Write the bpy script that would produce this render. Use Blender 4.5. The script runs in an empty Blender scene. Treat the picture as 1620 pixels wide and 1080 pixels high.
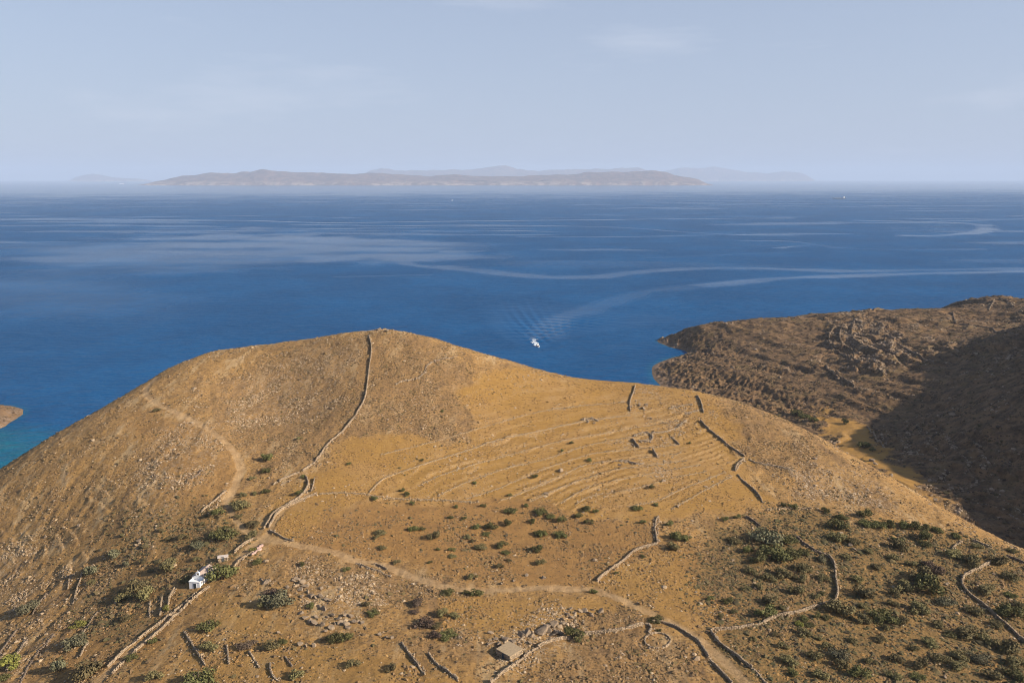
import bpy, bmesh, math, random, time
import numpy as np
from mathutils import Vector, Matrix
T0 = time.time()
scene = bpy.context.scene
COL = scene.collection
RNG = np.random.default_rng(11)
random.seed(5)

# ---------------------------------------------------------------- camera
cam_data = bpy.data.cameras.new("camera")
cam_data.sensor_width = 36.0
cam_data.lens = 36.0 * 1247.0 / 1620.0
cam_data.clip_start = 1.0
cam_data.clip_end = 200000.0
cam = bpy.data.objects.new("camera", cam_data)
COL.objects.link(cam)
cam.location = (0, 0, 220.0)
cam.rotation_euler = (math.radians(90 - 11.73), 0, 0)
scene.camera = cam

# ---------------------------------------------------------------- sun, sky, exposure
SUN_AZ, SUN_EL = math.radians(-18.0), math.radians(27.0)      # azimuth from +X towards +Y
SUN_DIR = Vector((math.cos(SUN_EL) * math.cos(SUN_AZ), math.cos(SUN_EL) * math.sin(SUN_AZ), math.sin(SUN_EL)))
sun_data = bpy.data.lights.new("sun", 'SUN')
sun_data.energy = 5.0
sun_data.angle = math.radians(0.53)
sun_data.color = (1.0, 0.87, 0.69)
sun = bpy.data.objects.new("sun", sun_data)
COL.objects.link(sun)
sun.rotation_euler = (-SUN_DIR).to_track_quat('-Z', 'Y').to_euler()

world = bpy.data.worlds.new("World")
scene.world = world
world.use_nodes = True
wt = world.node_tree
for n in list(wt.nodes):
    wt.nodes.remove(n)
w_out = wt.nodes.new('ShaderNodeOutputWorld')
w_bg = wt.nodes.new('ShaderNodeBackground')
w_bg.inputs['Strength'].default_value = 0.066
sky = wt.nodes.new('ShaderNodeTexSky')
sky.sky_type = 'NISHITA'
sky.sun_disc = False
sky.sun_elevation = SUN_EL
sky.sun_rotation = math.pi / 2 - SUN_AZ
sky.altitude = 200.0
sky.air_density = 1.0
sky.dust_density = 1.2
sky.ozone_density = 2.0
# a milky veil over the whole dome and a few thin cirrus streaks in it
w_veil = wt.nodes.new('ShaderNodeMix'); w_veil.data_type = 'RGBA'
w_sep = wt.nodes.new('ShaderNodeSeparateXYZ')
w_geo = wt.nodes.new('ShaderNodeTexCoord')
w_elev = wt.nodes.new('ShaderNodeMapRange')          # the veil is thick low down and thins towards the zenith
w_elev.inputs['From Min'].default_value = 0.05
w_elev.inputs['From Max'].default_value = 0.75
w_elev.inputs['To Min'].default_value = 0.80
w_elev.inputs['To Max'].default_value = 0.12
w_veil.inputs['B'].default_value = (4.2, 4.8, 6.25, 1)
w_tc = wt.nodes.new('ShaderNodeTexCoord')
w_map = wt.nodes.new('ShaderNodeMapping')
w_map.inputs['Scale'].default_value = (2.2, 5.0, 16.0)
w_map.inputs['Rotation'].default_value = (0.0, math.radians(-9), 0.0)
w_map.inputs['Location'].default_value = (3.6, 0.0, 1.1)
w_noise = wt.nodes.new('ShaderNodeTexNoise')
w_noise.inputs['Scale'].default_value = 1.35
w_noise.inputs['Detail'].default_value = 7.0
w_noise.inputs['Roughness'].default_value = 0.58
w_ramp = wt.nodes.new('ShaderNodeMapRange')
w_ramp.inputs['From Min'].default_value = 0.58
w_ramp.inputs['From Max'].default_value = 0.80
w_ramp.inputs['To Max'].default_value = 0.24
w_cloud = wt.nodes.new('ShaderNodeMix'); w_cloud.data_type = 'RGBA'
w_cloud.inputs['B'].default_value = (7.4, 7.5, 8.2, 1)
L = wt.links.new
L(w_geo.outputs['Generated'], w_sep.inputs[0])
L(w_sep.outputs['Z'], w_elev.inputs['Value'])
L(w_elev.outputs['Result'], w_veil.inputs['Factor'])
L(sky.outputs['Color'], w_veil.inputs['A'])
L(w_tc.outputs['Generated'], w_map.inputs['Vector'])
L(w_map.outputs['Vector'], w_noise.inputs['Vector'])
L(w_noise.outputs['Fac'], w_ramp.inputs['Value'])
L(w_ramp.outputs['Result'], w_cloud.inputs['Factor'])
L(w_veil.outputs['Result'], w_cloud.inputs['A'])
L(w_cloud.outputs['Result'], w_bg.inputs['Color'])
L(w_bg.outputs['Background'], w_out.inputs['Surface'])

scene.view_settings.view_transform = 'Standard'
scene.view_settings.look = 'None'
scene.view_settings.gamma = 1.0
scene.view_settings.use_curve_mapping = False
scene.view_settings.exposure = 0.84
cy = scene.cycles
cy.max_bounces = 5
cy.diffuse_bounces = 2
cy.glossy_bounces = 2
cy.transmission_bounces = 2
cy.volume_bounces = 1
cy.filter_width = 1.0
cy.caustics_reflective = False
cy.caustics_refractive = False
cy.use_denoising = True
cy.denoiser = 'OPENIMAGEDENOISE'
cy.denoising_input_passes = 'RGB_ALBEDO_NORMAL'
cy.denoising_prefilter = 'ACCURATE'

# ---------------------------------------------------------------- naming helpers
def tag(o, label=None, cat=None, group=None, kind=None):
    if label: o['label'] = label
    if cat: o['category'] = cat
    if group: o['group'] = group
    if kind: o['kind'] = kind
    return o

def link(name, data, parent=None, mat=None):
    o = bpy.data.objects.new(name, data)
    COL.objects.link(o)
    if parent: o.parent = parent
    if mat and data is not None and not data.materials: data.materials.append(mat)
    return o

def empty(name, loc=(0, 0, 0), rz=0.0, label=None, cat=None, group=None):
    o = bpy.data.objects.new(name, None)
    o.empty_display_size = 0.5
    o.location = loc
    o.rotation_euler = (0, 0, rz)
    COL.objects.link(o)
    return tag(o, label, cat, group)

def mesh_np(name, verts, quads=None, tris=None, smooth=False):
    me = bpy.data.meshes.new(name)
    verts = np.asarray(verts, np.float32)
    q = np.zeros((0, 4), np.int32) if quads is None else np.asarray(quads, np.int32)
    t = np.zeros((0, 3), np.int32) if tris is None else np.asarray(tris, np.int32)
    me.vertices.add(len(verts))
    me.vertices.foreach_set('co', verts.ravel())
    me.loops.add(q.size + t.size)
    me.loops.foreach_set('vertex_index', np.r_[q.ravel(), t.ravel()].astype(np.int32))
    me.polygons.add(len(q) + len(t))
    me.polygons.foreach_set('loop_start', np.r_[np.arange(len(q)) * 4, q.size + np.arange(len(t)) * 3].astype(np.int32))
    me.update(calc_edges=True)
    if smooth:
        me.polygons.foreach_set('use_smooth', np.ones(len(me.polygons), bool))
    return me

def attr(me, name, vals):
    a = me.attributes.new(name, 'FLOAT', 'POINT')
    a.data.foreach_set('value', np.asarray(vals, np.float32).ravel())

# ---------------------------------------------------------------- material helpers
class MT:
    def __init__(self, name):
        self.m = bpy.data.materials.new(name)
        self.m.use_nodes = True
        self.t = self.m.node_tree
        self.b = self.t.nodes['Principled BSDF']
        self.b.inputs['Specular IOR Level'].default_value = 0.2
        self.b.inputs['Roughness'].default_value = 0.9
        self._tc = None
    def n(self, kind, **kw):
        nd = self.t.nodes.new(kind)
        for k, v in kw.items():
            setattr(nd, k, v)
        return nd
    def l(self, a, b):
        self.t.links.new(a, b)
    def coord(self):
        if self._tc is None:
            self._tc = self.n('ShaderNodeNewGeometry').outputs['Position']
        return self._tc
    def noise(self, scale, detail=3.0, rough=0.55, stretch=None, rot=0.0, w=0.0):
        nd = self.n('ShaderNodeTexNoise')
        nd.inputs['Scale'].default_value = scale
        nd.inputs['Detail'].default_value = detail
        nd.inputs['Roughness'].default_value = rough
        src = self.coord()
        if stretch or rot or w:
            mp = self.n('ShaderNodeMapping')
            mp.inputs['Scale'].default_value = stretch or (1, 1, 1)
            mp.inputs['Rotation'].default_value = (0, 0, rot)
            mp.inputs['Location'].default_value = (w, w * 0.7, w * 0.3)
            self.l(src, mp.inputs['Vector'])
            src = mp.outputs['Vector']
        self.l(src, nd.inputs['Vector'])
        return nd.outputs['Fac']
    def rng(self, val, a, b, c=0.0, d=1.0, smooth=True):
        nd = self.n('ShaderNodeMapRange')
        if smooth: nd.interpolation_type = 'SMOOTHSTEP'
        for k, v in (('From Min', a), ('From Max', b), ('To Min', c), ('To Max', d)):
            nd.inputs[k].default_value = v
        self.l(val, nd.inputs['Value'])
        return nd.outputs['Result']
    def math(self, op, a, b=None, clamp=False):
        nd = self.n('ShaderNodeMath', operation=op)
        nd.use_clamp = clamp
        for i, v in enumerate((a, b)):
            if v is None: continue
            if isinstance(v, (int, float)): nd.inputs[i].default_value = v
            else: self.l(v, nd.inputs[i])
        return nd.outputs[0]
    def mix(self, fac, a, b, mode='MIX'):
        nd = self.n('ShaderNodeMix', data_type='RGBA', blend_type=mode)
        for key, v in (('Factor', fac), ('A', a), ('B', b)):
            s = nd.inputs[key] if key == 'Factor' else [i for i in nd.inputs if i.name == key and i.type == 'RGBA'][0]
            if isinstance(v, (int, float)): s.default_value = v
            elif isinstance(v, tuple): s.default_value = (*v, 1)
            else: self.l(v, s)
        return [o for o in nd.outputs if o.type == 'RGBA'][0]
    def attr(self, name):
        return self.n('ShaderNodeAttribute', attribute_name=name).outputs['Fac']
    def bump(self, height, strength=0.6, dist=1.0, prev=None):
        nd = self.n('ShaderNodeBump')
        nd.inputs['Strength'].default_value = strength
        nd.inputs['Distance'].default_value = dist
        self.l(height, nd.inputs['Height'])
        if prev is not None: self.l(prev, nd.inputs['Normal'])
        return nd.outputs['Normal']
    def done(self, color=None, normal=None, rough=None):
        if color is not None:
            if isinstance(color, tuple): self.b.inputs['Base Color'].default_value = (*color, 1)
            else: self.l(color, self.b.inputs['Base Color'])
        if normal is not None: self.l(normal, self.b.inputs['Normal'])
        if rough is not None:
            if isinstance(rough, (int, float)): self.b.inputs['Roughness'].default_value = rough
            else: self.l(rough, self.b.inputs['Roughness'])
        return self.m
# ---------------------------------------------------------------- camera model
F_PX, CU, CV, CAM_H = 1247.0, 810.0, 540.0, 220.0
PITCH = math.radians(11.73)
CP, SP = math.cos(PITCH), math.sin(PITCH)

def drop(v):                       # metres of fall per metre of Y along the sight line through photo row v
    return np.tan(PITCH + np.arctan((np.asarray(v, float) - CV) / F_PX))

def lift(u, v, z):                 # point at height z on the sight line through photo point (u, v)
    Y = (CAM_H - z) / drop(v)
    dep = Y * CP + (CAM_H - z) * SP
    return ((u - CU) / F_PX * dep, Y, z)

def project(x, y, z):
    dep = y * CP + (CAM_H - z) * SP
    up = y * SP - (CAM_H - z) * CP
    dep = np.where(dep < 1, 1, dep)
    return CU + F_PX * x / dep, CV - F_PX * up / dep

# ---------------------------------------------------------------- noise
def _hash(ix, iy, seed):
    h = (ix.astype(np.int64) * 374761393 + iy.astype(np.int64) * 668265263 + seed * 974634777) & 0xFFFFFFFF
    h = ((h ^ (h >> 13)) * 1274126177) & 0xFFFFFFFF
    return ((h ^ (h >> 16)) & 0xFFFF) / 65535.0

def vnoise(x, y, seed=0):
    ix, iy = np.floor(x), np.floor(y)
    fx, fy = x - ix, y - iy
    fx, fy = fx * fx * fx * (fx * (fx * 6 - 15) + 10), fy * fy * fy * (fy * (fy * 6 - 15) + 10)
    a, b = _hash(ix, iy, seed), _hash(ix + 1, iy, seed)
    c, d = _hash(ix, iy + 1, seed), _hash(ix + 1, iy + 1, seed)
    return (a + (b - a) * fx) * (1 - fy) + (c + (d - c) * fx) * fy * 1.0

def fbm(x, y, scale, octaves=4, seed=0, gain=0.5):
    s, amp, tot = 0.0, 1.0, 0.0
    for k in range(octaves):
        q = 2.03 ** k / scale
        ca, sa = math.cos(k * 0.9 + seed), math.sin(k * 0.9 + seed)
        s = s + amp * (vnoise((x * ca - y * sa) * q + 17.3 * k, (x * sa + y * ca) * q - 9.1 * k, seed + k) * 2 - 1)
        tot += amp
        amp *= gain
    return s / tot

def sstep(a, b, x):
    t = np.clip((x - a) / (b - a), 0, 1)
    return t * t * (3 - 2 * t)

# ---------------------------------------------------------------- thin plate spline
class Spline:
    def __init__(self, pts, vals, smooth=0.0):
        self.p = np.asarray(pts, float) / 200.0
        n = len(self.p)
        K = self._k(self.p, self.p) + np.eye(n) * smooth
        P = np.c_[np.ones(n), self.p]
        A = np.block([[K, P], [P.T, np.zeros((3, 3))]])
        self.w = np.linalg.solve(A, np.r_[np.asarray(vals, float), 0, 0, 0])
    @staticmethod
    def _k(a, b):
        r2 = ((a[:, None, :] - b[None, :, :]) ** 2).sum(-1)
        return 0.5 * r2 * np.log(np.maximum(r2, 1e-12))
    def __call__(self, x, y):
        q = np.c_[np.ravel(x), np.ravel(y)] / 200.0
        out = np.empty(len(q))
        for i in range(0, len(q), 20000):
            c = q[i:i + 20000]
            out[i:i + 20000] = self._k(c, self.p) @ self.w[:-3] + self.w[-3] + c @ self.w[-2:]
        return out.reshape(np.shape(x))

# ---------------------------------------------------------------- height controls
CREST = [(-150, 850, 66), (0, 742, 87), (50, 710, 94), (100, 680, 100), (140, 657, 105), (180, 635, 109), (210, 615, 112.5), (240, 598, 116), (270, 580, 119), (300, 566, 121),
         (350, 553, 124), (400, 546, 127), (450, 540, 130), (500, 535, 132.5), (540, 529, 135), (575, 524, 136.7), (605, 520.5, 138), (640, 521, 138), (668, 527, 137), (700, 541, 134), (725, 550, 131), (750, 558, 128),
         (800, 567, 124.5), (850, 580, 121), (900, 596, 117.5), (925, 600.5, 116.6), (950, 602, 116), (1000, 603, 115.5), (1050, 611, 114), (1100, 616, 113.5),
         (1150, 626, 112), (1200, 645, 109), (1250, 664, 106.5), (1300, 690, 104), (1350, 718, 102.5), (1400, 745, 101.5),
         (1450, 775, 100.5), (1500, 805, 99.5), (1550, 833, 98.5), (1600, 858, 97.5), (1640, 876, 96.5), (1750, 930, 92)]
INNER = [(430, 640, 110.3), (330, 640, 116), (560, 640, 118.8), (440, 700, 105.8), (400, 760, 102.8), (340, 700, 112.2), (300, 760, 107), (500, 700, 110.5),
         (480, 740, 108), (520, 560, 129), (430, 580, 122), (350, 590, 121), (260, 640, 113.5), (640, 570, 128),
         (150, 700, 104.5), (60, 760, 94), (200, 780, 100), (100, 850, 87), (0, 850, 79), (0, 950, 79), (0, 1080, 88), (150, 950, 90.5),
         (100, 1080, 94), (220, 1080, 98.5), (200, 880, 93.5), (300, 830, 99.5), (312, 915, 100.2), (300, 1000, 100.5), (350, 1080, 103), (400, 850, 103.5), (380, 800, 102.5),
         (430, 850, 104), (500, 790, 105.5), (600, 780, 104.5), (600, 860, 102), (600, 730, 107.5), (700, 640, 116), (700, 700, 110), (800, 640, 113.5),
         (800, 720, 107.5), (800, 800, 102.5), (800, 880, 101.5), (900, 700, 108), (950, 640, 112), (950, 760, 104), (1000, 820, 102), (1100, 700, 107.5),
         (1100, 780, 103.3), (1050, 650, 111), (1150, 680, 108), (1200, 730, 105), (1200, 800, 102), (1300, 760, 102), (1300, 810, 101), (1400, 790, 100),
         (1400, 830, 99.5), (1500, 850, 97.8), (600, 900, 103), (600, 960, 104.5), (600, 1080, 107), (800, 930, 102.5), (800, 1080, 107),
         (1000, 930, 102), (1000, 1080, 106), (1200, 900, 101), (1200, 1080, 104.5), (1400, 900, 99.5), (1400, 1080, 103), (1620, 950, 97), (1620, 1080, 102),
         (480, 930, 103.5), (480, 1080, 104.5)]
FAR = [  # the headland across the inlet: shore, ridge, flank
       (1040, 540, 0), (1052, 533, 3), (1060, 546, 0), (1078, 556, 0), (1060, 566, 0), (1030, 580, 0), (1034, 600, 0), (1050, 615, 0),
       (1075, 520, 17), (1110, 508.5, 30), (1130, 508.5, 31), (1150, 511, 31), (1200, 509, 34), (1250, 503, 38), (1300, 499, 42), (1350, 495, 45), (1400, 492, 47.5),
       (1450, 490, 49), (1500, 488, 50), (1540, 488, 51), (1620, 510, 55), (1700, 520, 62),
       (1120, 545, 12), (1080, 575, 9), (1100, 600, 8), (1150, 565, 13.5), (1150, 610, 10), (1200, 560, 20), (1200, 610, 14), (1250, 590, 20), (1270, 640, 15), (1290, 655, 16.5), (1320, 663, 19), (1345, 680, 23),
       (1300, 600, 22), (1300, 560, 27), (1350, 560, 31), (1350, 620, 24), (1320, 530, 34.5), (1400, 530, 40), (1400, 590, 32), (1450, 540, 42), (1520, 520, 47),
       (1400, 705, 29), (1440, 742, 34), (1470, 768, 38),
       (1500, 600, 44), (1560, 575, 52), (1620, 560, 58)]
SLOPE = [(300, 258, 56), (380, 263, 46), (440, 270, 39), (490, 278, 35), (546, 293, 30), (600, 308, 25), (640, 322, 22)]   # foot of the steep shaded valley side: Y, x, z
WORLD = [  # places outside the frame or out of sight
         (-150, 100, 99), (0, 100, 109), (150, 100, 101), (0, -150, 114), (-300, -150, 75), (300, -150, 92), (-330, 330, 50), (-400, 420, 22), (-440, 500, -6),
         (-380, 240, 28), (-470, 350, -8), (-430, 100, 14), (-560, 250, -10), (-560, -150, -5), (0, 0, 112), (-150, 0, 96), (160, 0, 100),
         (240, 430, 44), (285, 340, 54), (330, 235, 62), (370, 120, 66), (420, -100, 72),
         (545, 700, 122), (575, 770, 100), (620, 850, 80), (660, 960, 70), (720, 1060, 55), (515, 650, 112), (565, 585, 134), (430, 720, 48), (480, 740, 70), (520, 200, 150), (560, -150, 135), (760, 600, 150), (800, 300, 150), (800, 800, 100), (900, 1100, 45),
         (450, 1180, -6), (600, 1260, -6), (300, 1160, -8), (800, 1330, -8), (250, 1100, -6), (170, 1010, -8), (130, 900, -10), (125, 800, -10), (60, 1000, -10), (60, 760, -10), (1000, 1300, -6),
         (-200, 800, -10), (-500, 850, -10), (-200, 1200, -10), (-700, 600, -10), (-700, 1200, -10), (0, 1350, -12), (500, 1500, -12), (-800, 0, -12), (-700, -200, -12)]

def height_controls():
    pts = [lift(*c) for c in CREST + INNER + FAR] + list(WORLD)
    us = [-150, 0, 60, 120, 180, 240, 300, 400, 500, 600, 700, 800, 900, 1000, 1100, 1200]
    cu = np.array([c[0] for c in CREST]); cv = np.array([c[1] for c in CREST]); cz = np.array([c[2] for c in CREST])
    for u in us:
        x, Y, z = lift(u, np.interp(u, cu, cv), np.interp(u, cu, cz))
        t = (CAM_H - z) / Y
        ext = 0.07 if u < 100 else 0.16
        for d in (30, 70, 130, 200):
            zz = z - d * (t + ext)
            if zz < -8: 
                zz = -8
            pts.append((x * (Y + d) / Y, Y + d, zz))
    for u in (1250, 1300, 1350, 1400, 1450, 1500, 1550, 1600, 1700):
        x, Y, z = lift(u, np.interp(u, cu, cv), np.interp(u, cu, cz))
        t = (CAM_H - z) / Y
        for d in (25, 55):
            pts.append((x * (Y + d) / Y, Y + d, z - d * (t + 0.17)))
    for Y, x, z in SLOPE:
        for d, k in ((0, 0), (30, .40), (70, .535), (120, .56), (165, .555), (215, .50)):
            pts.append((x + d, Y - 0.31 * d * (Y > 560), z + d * k))
    return np.array(pts)

HC = height_controls()
HS = Spline(HC[:, :2], HC[:, 2], 0.02)

# ---------------------------------------------------------------- the ground grid: finer near, coarser far
def grid_axes(nd=1010, nr=760):
    s = np.r_[np.linspace(-1.9, -0.72, 46)[:-1], np.linspace(-0.72, 0.72, nd), np.linspace(0.72, 1.9, 50)[1:]]
    y = np.r_[np.linspace(-180, 118, 14)[:-1], np.exp(np.linspace(math.log(118 + 60), math.log(1420 + 60), nr)) - 60]
    return s, y
# ---------------------------------------------------------------- the land as one height grid
GS, GY = grid_axes()
GW = np.maximum(GY, 120) + 60
GX = GS[None, :] * GW[:, None]
GYY = np.repeat(GY[:, None], len(GS), 1)
GZ = HS(GX, GYY)
GU, GV = project(GX, GYY, GZ)

_cu = np.array([c[0] for c in CREST], float); _cz = np.array([c[2] for c in CREST], float); _cv = np.array([c[1] for c in CREST], float)
CREST_Y = (CAM_H - _cz) / drop(_cv)
MAIN = GYY < np.interp(GU, _cu, CREST_Y) + 46                # the near hill with the head of its back slope
MAIN |= (GU < -100) & (GYY < 480)
MAIN &= ~((GX > 235) & (GYY > 285) & (GU > 1560))

def pip_dist(poly, U, V):
    """signed distance in photo pixels, positive inside"""
    P = np.asarray(poly, float)
    d = np.full(U.shape, 1e9); ins = np.zeros(U.shape, bool)
    for (x1, y1), (x2, y2) in zip(P, np.roll(P, -1, 0)):
        ex, ey = x2 - x1, y2 - y1
        t = np.clip(((U - x1) * ex + (V - y1) * ey) / (ex * ex + ey * ey + 1e-9), 0, 1)
        d = np.minimum(d, np.hypot(U - x1 - t * ex, V - y1 - t * ey))
        c = ((y1 > V) != (y2 > V))
        xi = (x2 - x1) * (V - y1) / (y2 - y1 + 1e-9) + x1
        ins ^= c & (U < xi)
    return np.where(ins, d, -d)

_wu = fbm(GX, GYY, 30, 5, 21) * 52 + fbm(GX, GYY, 5, 3, 24) * 14
_wv = fbm(GX, GYY, 30, 5, 22) * 26 + fbm(GX, GYY, 5, 3, 25) * 8
def region(poly, soft=6.0, where=None, warp=1.0):
    P = np.asarray(poly, float)
    m = (GU > P[:, 0].min() - 60) & (GU < P[:, 0].max() + 60) & (GV > P[:, 1].min() - 40) & (GV < P[:, 1].max() + 40)
    m &= MAIN if where is None else where
    out = np.zeros(GX.shape)
    out[m] = sstep(-soft, soft, pip_dist(P, GU[m] + _wu[m] * warp, GV[m] + _wv[m] * warp))
    return out

# --- photo polylines drawn on the base ground, as world lines
def base_h(x, y, Z):
    j = np.clip(np.searchsorted(GY, y) - 1, 0, len(GY) - 2)
    ty = np.clip((y - GY[j]) / (GY[j + 1] - GY[j]), 0, 1)
    s = x / (np.maximum(y, 120) + 60)
    i = np.clip(np.searchsorted(GS, s) - 1, 0, len(GS) - 2)
    tx = np.clip((s - GS[i]) / (GS[i + 1] - GS[i]), 0, 1)
    return (Z[j, i] * (1 - tx) + Z[j, i + 1] * tx) * (1 - ty) + (Z[j + 1, i] * (1 - tx) + Z[j + 1, i + 1] * tx) * ty

_RY = np.exp(np.linspace(math.log(125), math.log(1415), 1500))
def ground(uv, Z=None):
    """where the sight lines through photo points uv first meet the land"""
    Z = GZ if Z is None else Z
    uv = np.atleast_2d(np.asarray(uv, float))
    out = np.empty((len(uv), 3))
    for a in range(0, len(uv), 200):
        u, v = uv[a:a + 200, :1], uv[a:a + 200, 1:]
        z = CAM_H - _RY[None, :] * drop(v)
        x = (u - CU) / F_PX * (_RY[None, :] * CP + (CAM_H - z) * SP)
        h = base_h(x, np.broadcast_to(_RY, x.shape), Z)
        below = (z < h)
        k = np.argmax(below, 1)
        k = np.where(below.any(1), np.maximum(k, 1), len(_RY) - 1)
        r = np.arange(len(k))
        g0 = z[r, k - 1] - h[r, k - 1]; g1 = z[r, k] - h[r, k]
        t = np.clip(g0 / np.where(np.abs(g0 - g1) < 1e-9, 1, g0 - g1), 0, 1)
        yy = _RY[k - 1] + (_RY[k] - _RY[k - 1]) * t
        xx = x[r, k - 1] + (x[r, k] - x[r, k - 1]) * t
        out[a:a + 200] = np.c_[xx, yy, base_h(xx, yy, Z)]
    return out

def dense(poly, step=4.0):
    P = np.asarray(poly, float)
    # Catmull-Rom through the photo points, then resampled
    Q = np.vstack([2 * P[0] - P[1], P, 2 * P[-1] - P[-2]])
    out = []
    for k in range(1, len(Q) - 2):
        n = max(2, int(np.hypot(*(Q[k + 1] - Q[k])) / step))
        t = np.linspace(0, 1, n, endpoint=False)[:, None]
        out.append(0.5 * ((2 * Q[k]) + (-Q[k - 1] + Q[k + 1]) * t + (2 * Q[k - 1] - 5 * Q[k] + 4 * Q[k + 1] - Q[k + 2]) * t ** 2 + (-Q[k - 1] + 3 * Q[k] - 3 * Q[k + 1] + Q[k + 2]) * t ** 3))
    return np.vstack(out + [P[-1:]])

def line_dist(polyxy, reach, D=None):
    """distance of every grid point from a world polyline, within reach"""
    D = np.full(GX.shape, 1e3) if D is None else D
    P = np.asarray(polyxy, float)[:, :2]
    for (x1, y1), (x2, y2) in zip(P[:-1], P[1:]):
        j0 = max(np.searchsorted(GY, min(y1, y2) - reach) - 1, 0); j1 = min(np.searchsorted(GY, max(y1, y2) + reach) + 1, len(GY))
        wlo, whi = GW[j0], GW[min(j1, len(GW) - 1)]
        c = [(min(x1, x2) - reach) / wlo, (min(x1, x2) - reach) / whi, (max(x1, x2) + reach) / wlo, (max(x1, x2) + reach) / whi]
        i0 = max(np.searchsorted(GS, min(c)) - 1, 0); i1 = min(np.searchsorted(GS, max(c)) + 1, len(GS))
        X, Y = GX[j0:j1, i0:i1], GYY[j0:j1, i0:i1]
        ex, ey = x2 - x1, y2 - y1
        t = np.clip(((X - x1) * ex + (Y - y1) * ey) / (ex * ex + ey * ey + 1e-9), 0, 1)
        D[j0:j1, i0:i1] = np.minimum(D[j0:j1, i0:i1], np.hypot(X - x1 - t * ex, Y - y1 - t * ey))
    return D

TRACKS = [
    ([(249, 596), (240, 604), (232, 613), (231, 623), (245, 636), (275, 651), (310, 668), (345, 690), (365, 708), (378, 728), (381, 745), (372, 768), (358, 792)], 1.5),
    ([(358, 792), (368, 815), (388, 838), (408, 850), (432, 853)], 1.1),
    ([(420, 848), (470, 862), (530, 874), (562, 886), (600, 892), (640, 905), (680, 920), (720, 930), (780, 932), (850, 929), (900, 930), (942, 932), (962, 940), (1000, 955), (1040, 975), (1090, 1001), (1125, 1028), (1160, 1058), (1190, 1090)], 1.7),
    ([(432, 852), (404, 860), (384, 880), (370, 895)], 1.5),
    ([(322, 932), (300, 948), (272, 974), (240, 1002), (204, 1030), (172, 1060), (150, 1085)], 1.1),
    ([(424, 842), (440, 815), (452, 803), (480, 787), (492, 772)], 1.0),
]
track_d = np.full(GX.shape, 1e3); track_w = np.full(GX.shape, 1.5)
for poly, wd in TRACKS:
    d = line_dist(ground(dense(poly, 5)), 6)
    closer = d / wd < track_d / track_w
    track_d = np.where(closer, d, track_d); track_w = np.where(closer, wd, track_w)

# --- cover: ochre grass, brown scrub, stony ground ...
CLOSE = MAIN
grass = np.maximum.reduce([
    region([(425, 838), (500, 735), (515, 712), (560, 688), (640, 694), (705, 705), (735, 690), (738, 640), (765, 592), (860, 592), (1000, 600), (1110, 622), (1188, 735), (1215, 802), (1040, 822), (870, 800), (700, 792), (560, 800), (470, 850)], 7),
    0.75 * region([(945, 922), (1040, 862), (1095, 858), (1165, 990), (1090, 1000), (960, 935)], 8),
    0.8 * region([(700, 1000), (780, 985), (890, 990), (1000, 965), (960, 945), (800, 940), (720, 945)], 8),
    0.6 * region([(330, 930), (420, 960), (520, 1010), (640, 1030), (760, 1080), (820, 1120), (200, 1120)], 14),
    0.7 * region([(1215, 830), (1500, 850), (1640, 880), (1640, 1120), (1200, 1120), (1120, 1000), (1200, 990), (1330, 950), (1320, 890)], 14)])
soil = np.maximum.reduce([
    region([(430, 852), (470, 842), (560, 800), (700, 792), (870, 800), (1035, 825), (1035, 865), (945, 922), (720, 926), (560, 880)], 9),
    0.8 * region([(1045, 860), (1220, 850), (1310, 900), (1310, 960), (1160, 995), (1100, 900)], 10),
    0.6 * region([(200, 640), (360, 700), (370, 770), (300, 830), (340, 900), (180, 1080), (60, 1080), (140, 880), (260, 780)], 14)])
dark = np.maximum.reduce([
    region([(505, 715), (560, 640), (580, 530), (640, 525), (700, 545), (750, 580), (735, 640), (732, 690), (700, 702), (640, 690), (560, 686)], 9),
    0.8 * region([(400, 560), (480, 545), (580, 530), (575, 640), (510, 715), (470, 745), (395, 740), (370, 700), (300, 650)], 16),
    0.95 * region([(830, 1090), (900, 1015), (1010, 990), (1110, 1020), (1150, 1090)], 7),
    0.9 * region([(1040, 940), (1090, 1000), (1000, 990), (870, 1010), (900, 985), (1000, 960)], 6),
    0.8 * region([(440, 870), (560, 890), (660, 920), (770, 935), (700, 985), (560, 940), (430, 900)], 9),
    0.7 * region([(620, 1000), (700, 990), (790, 1000), (770, 1040), (650, 1020)], 9),
    0.8 * region([(1110, 625), (1200, 650), (1300, 690), (1260, 760), (1195, 735)], 8)])
stony = np.maximum.reduce([
    0.9 * region([(215, 700), (300, 660), (340, 700), (310, 760), (220, 800)], 22),
    0.8 * region([(380, 600), (500, 555), (570, 535), (560, 600), (420, 680), (370, 680)], 22),
    0.9 * region([(1250, 740), (1330, 730), (1420, 770), (1440, 810), (1330, 805), (1260, 800)], 14),
    0.8 * region([(470, 890), (570, 900), (600, 960), (560, 1000), (480, 960)], 12),
    0.9 * region([(780, 1000), (860, 960), (930, 950), (930, 1010), (830, 1050), (780, 1040)], 10),
    0.7 * region([(985, 612), (1100, 640), (1115, 660), (1060, 690), (990, 655)], 8),
    0.6 * region([(1000, 690), (1090, 690), (1110, 760), (1000, 770)], 14),
    0.8 * region([(0, 860), (40, 840), (90, 900), (60, 960), (0, 960)], 16)])
FARSIDE = ~MAIN
floor_m = region([(1285, 648), (1345, 660), (1405, 712), (1455, 770), (1520, 800), (1400, 770), (1340, 715)], 6, FARSIDE)
outcrop = region([(1310, 520), (1370, 500), (1420, 545), (1390, 590), (1330, 570)], 10, FARSIDE)

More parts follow.
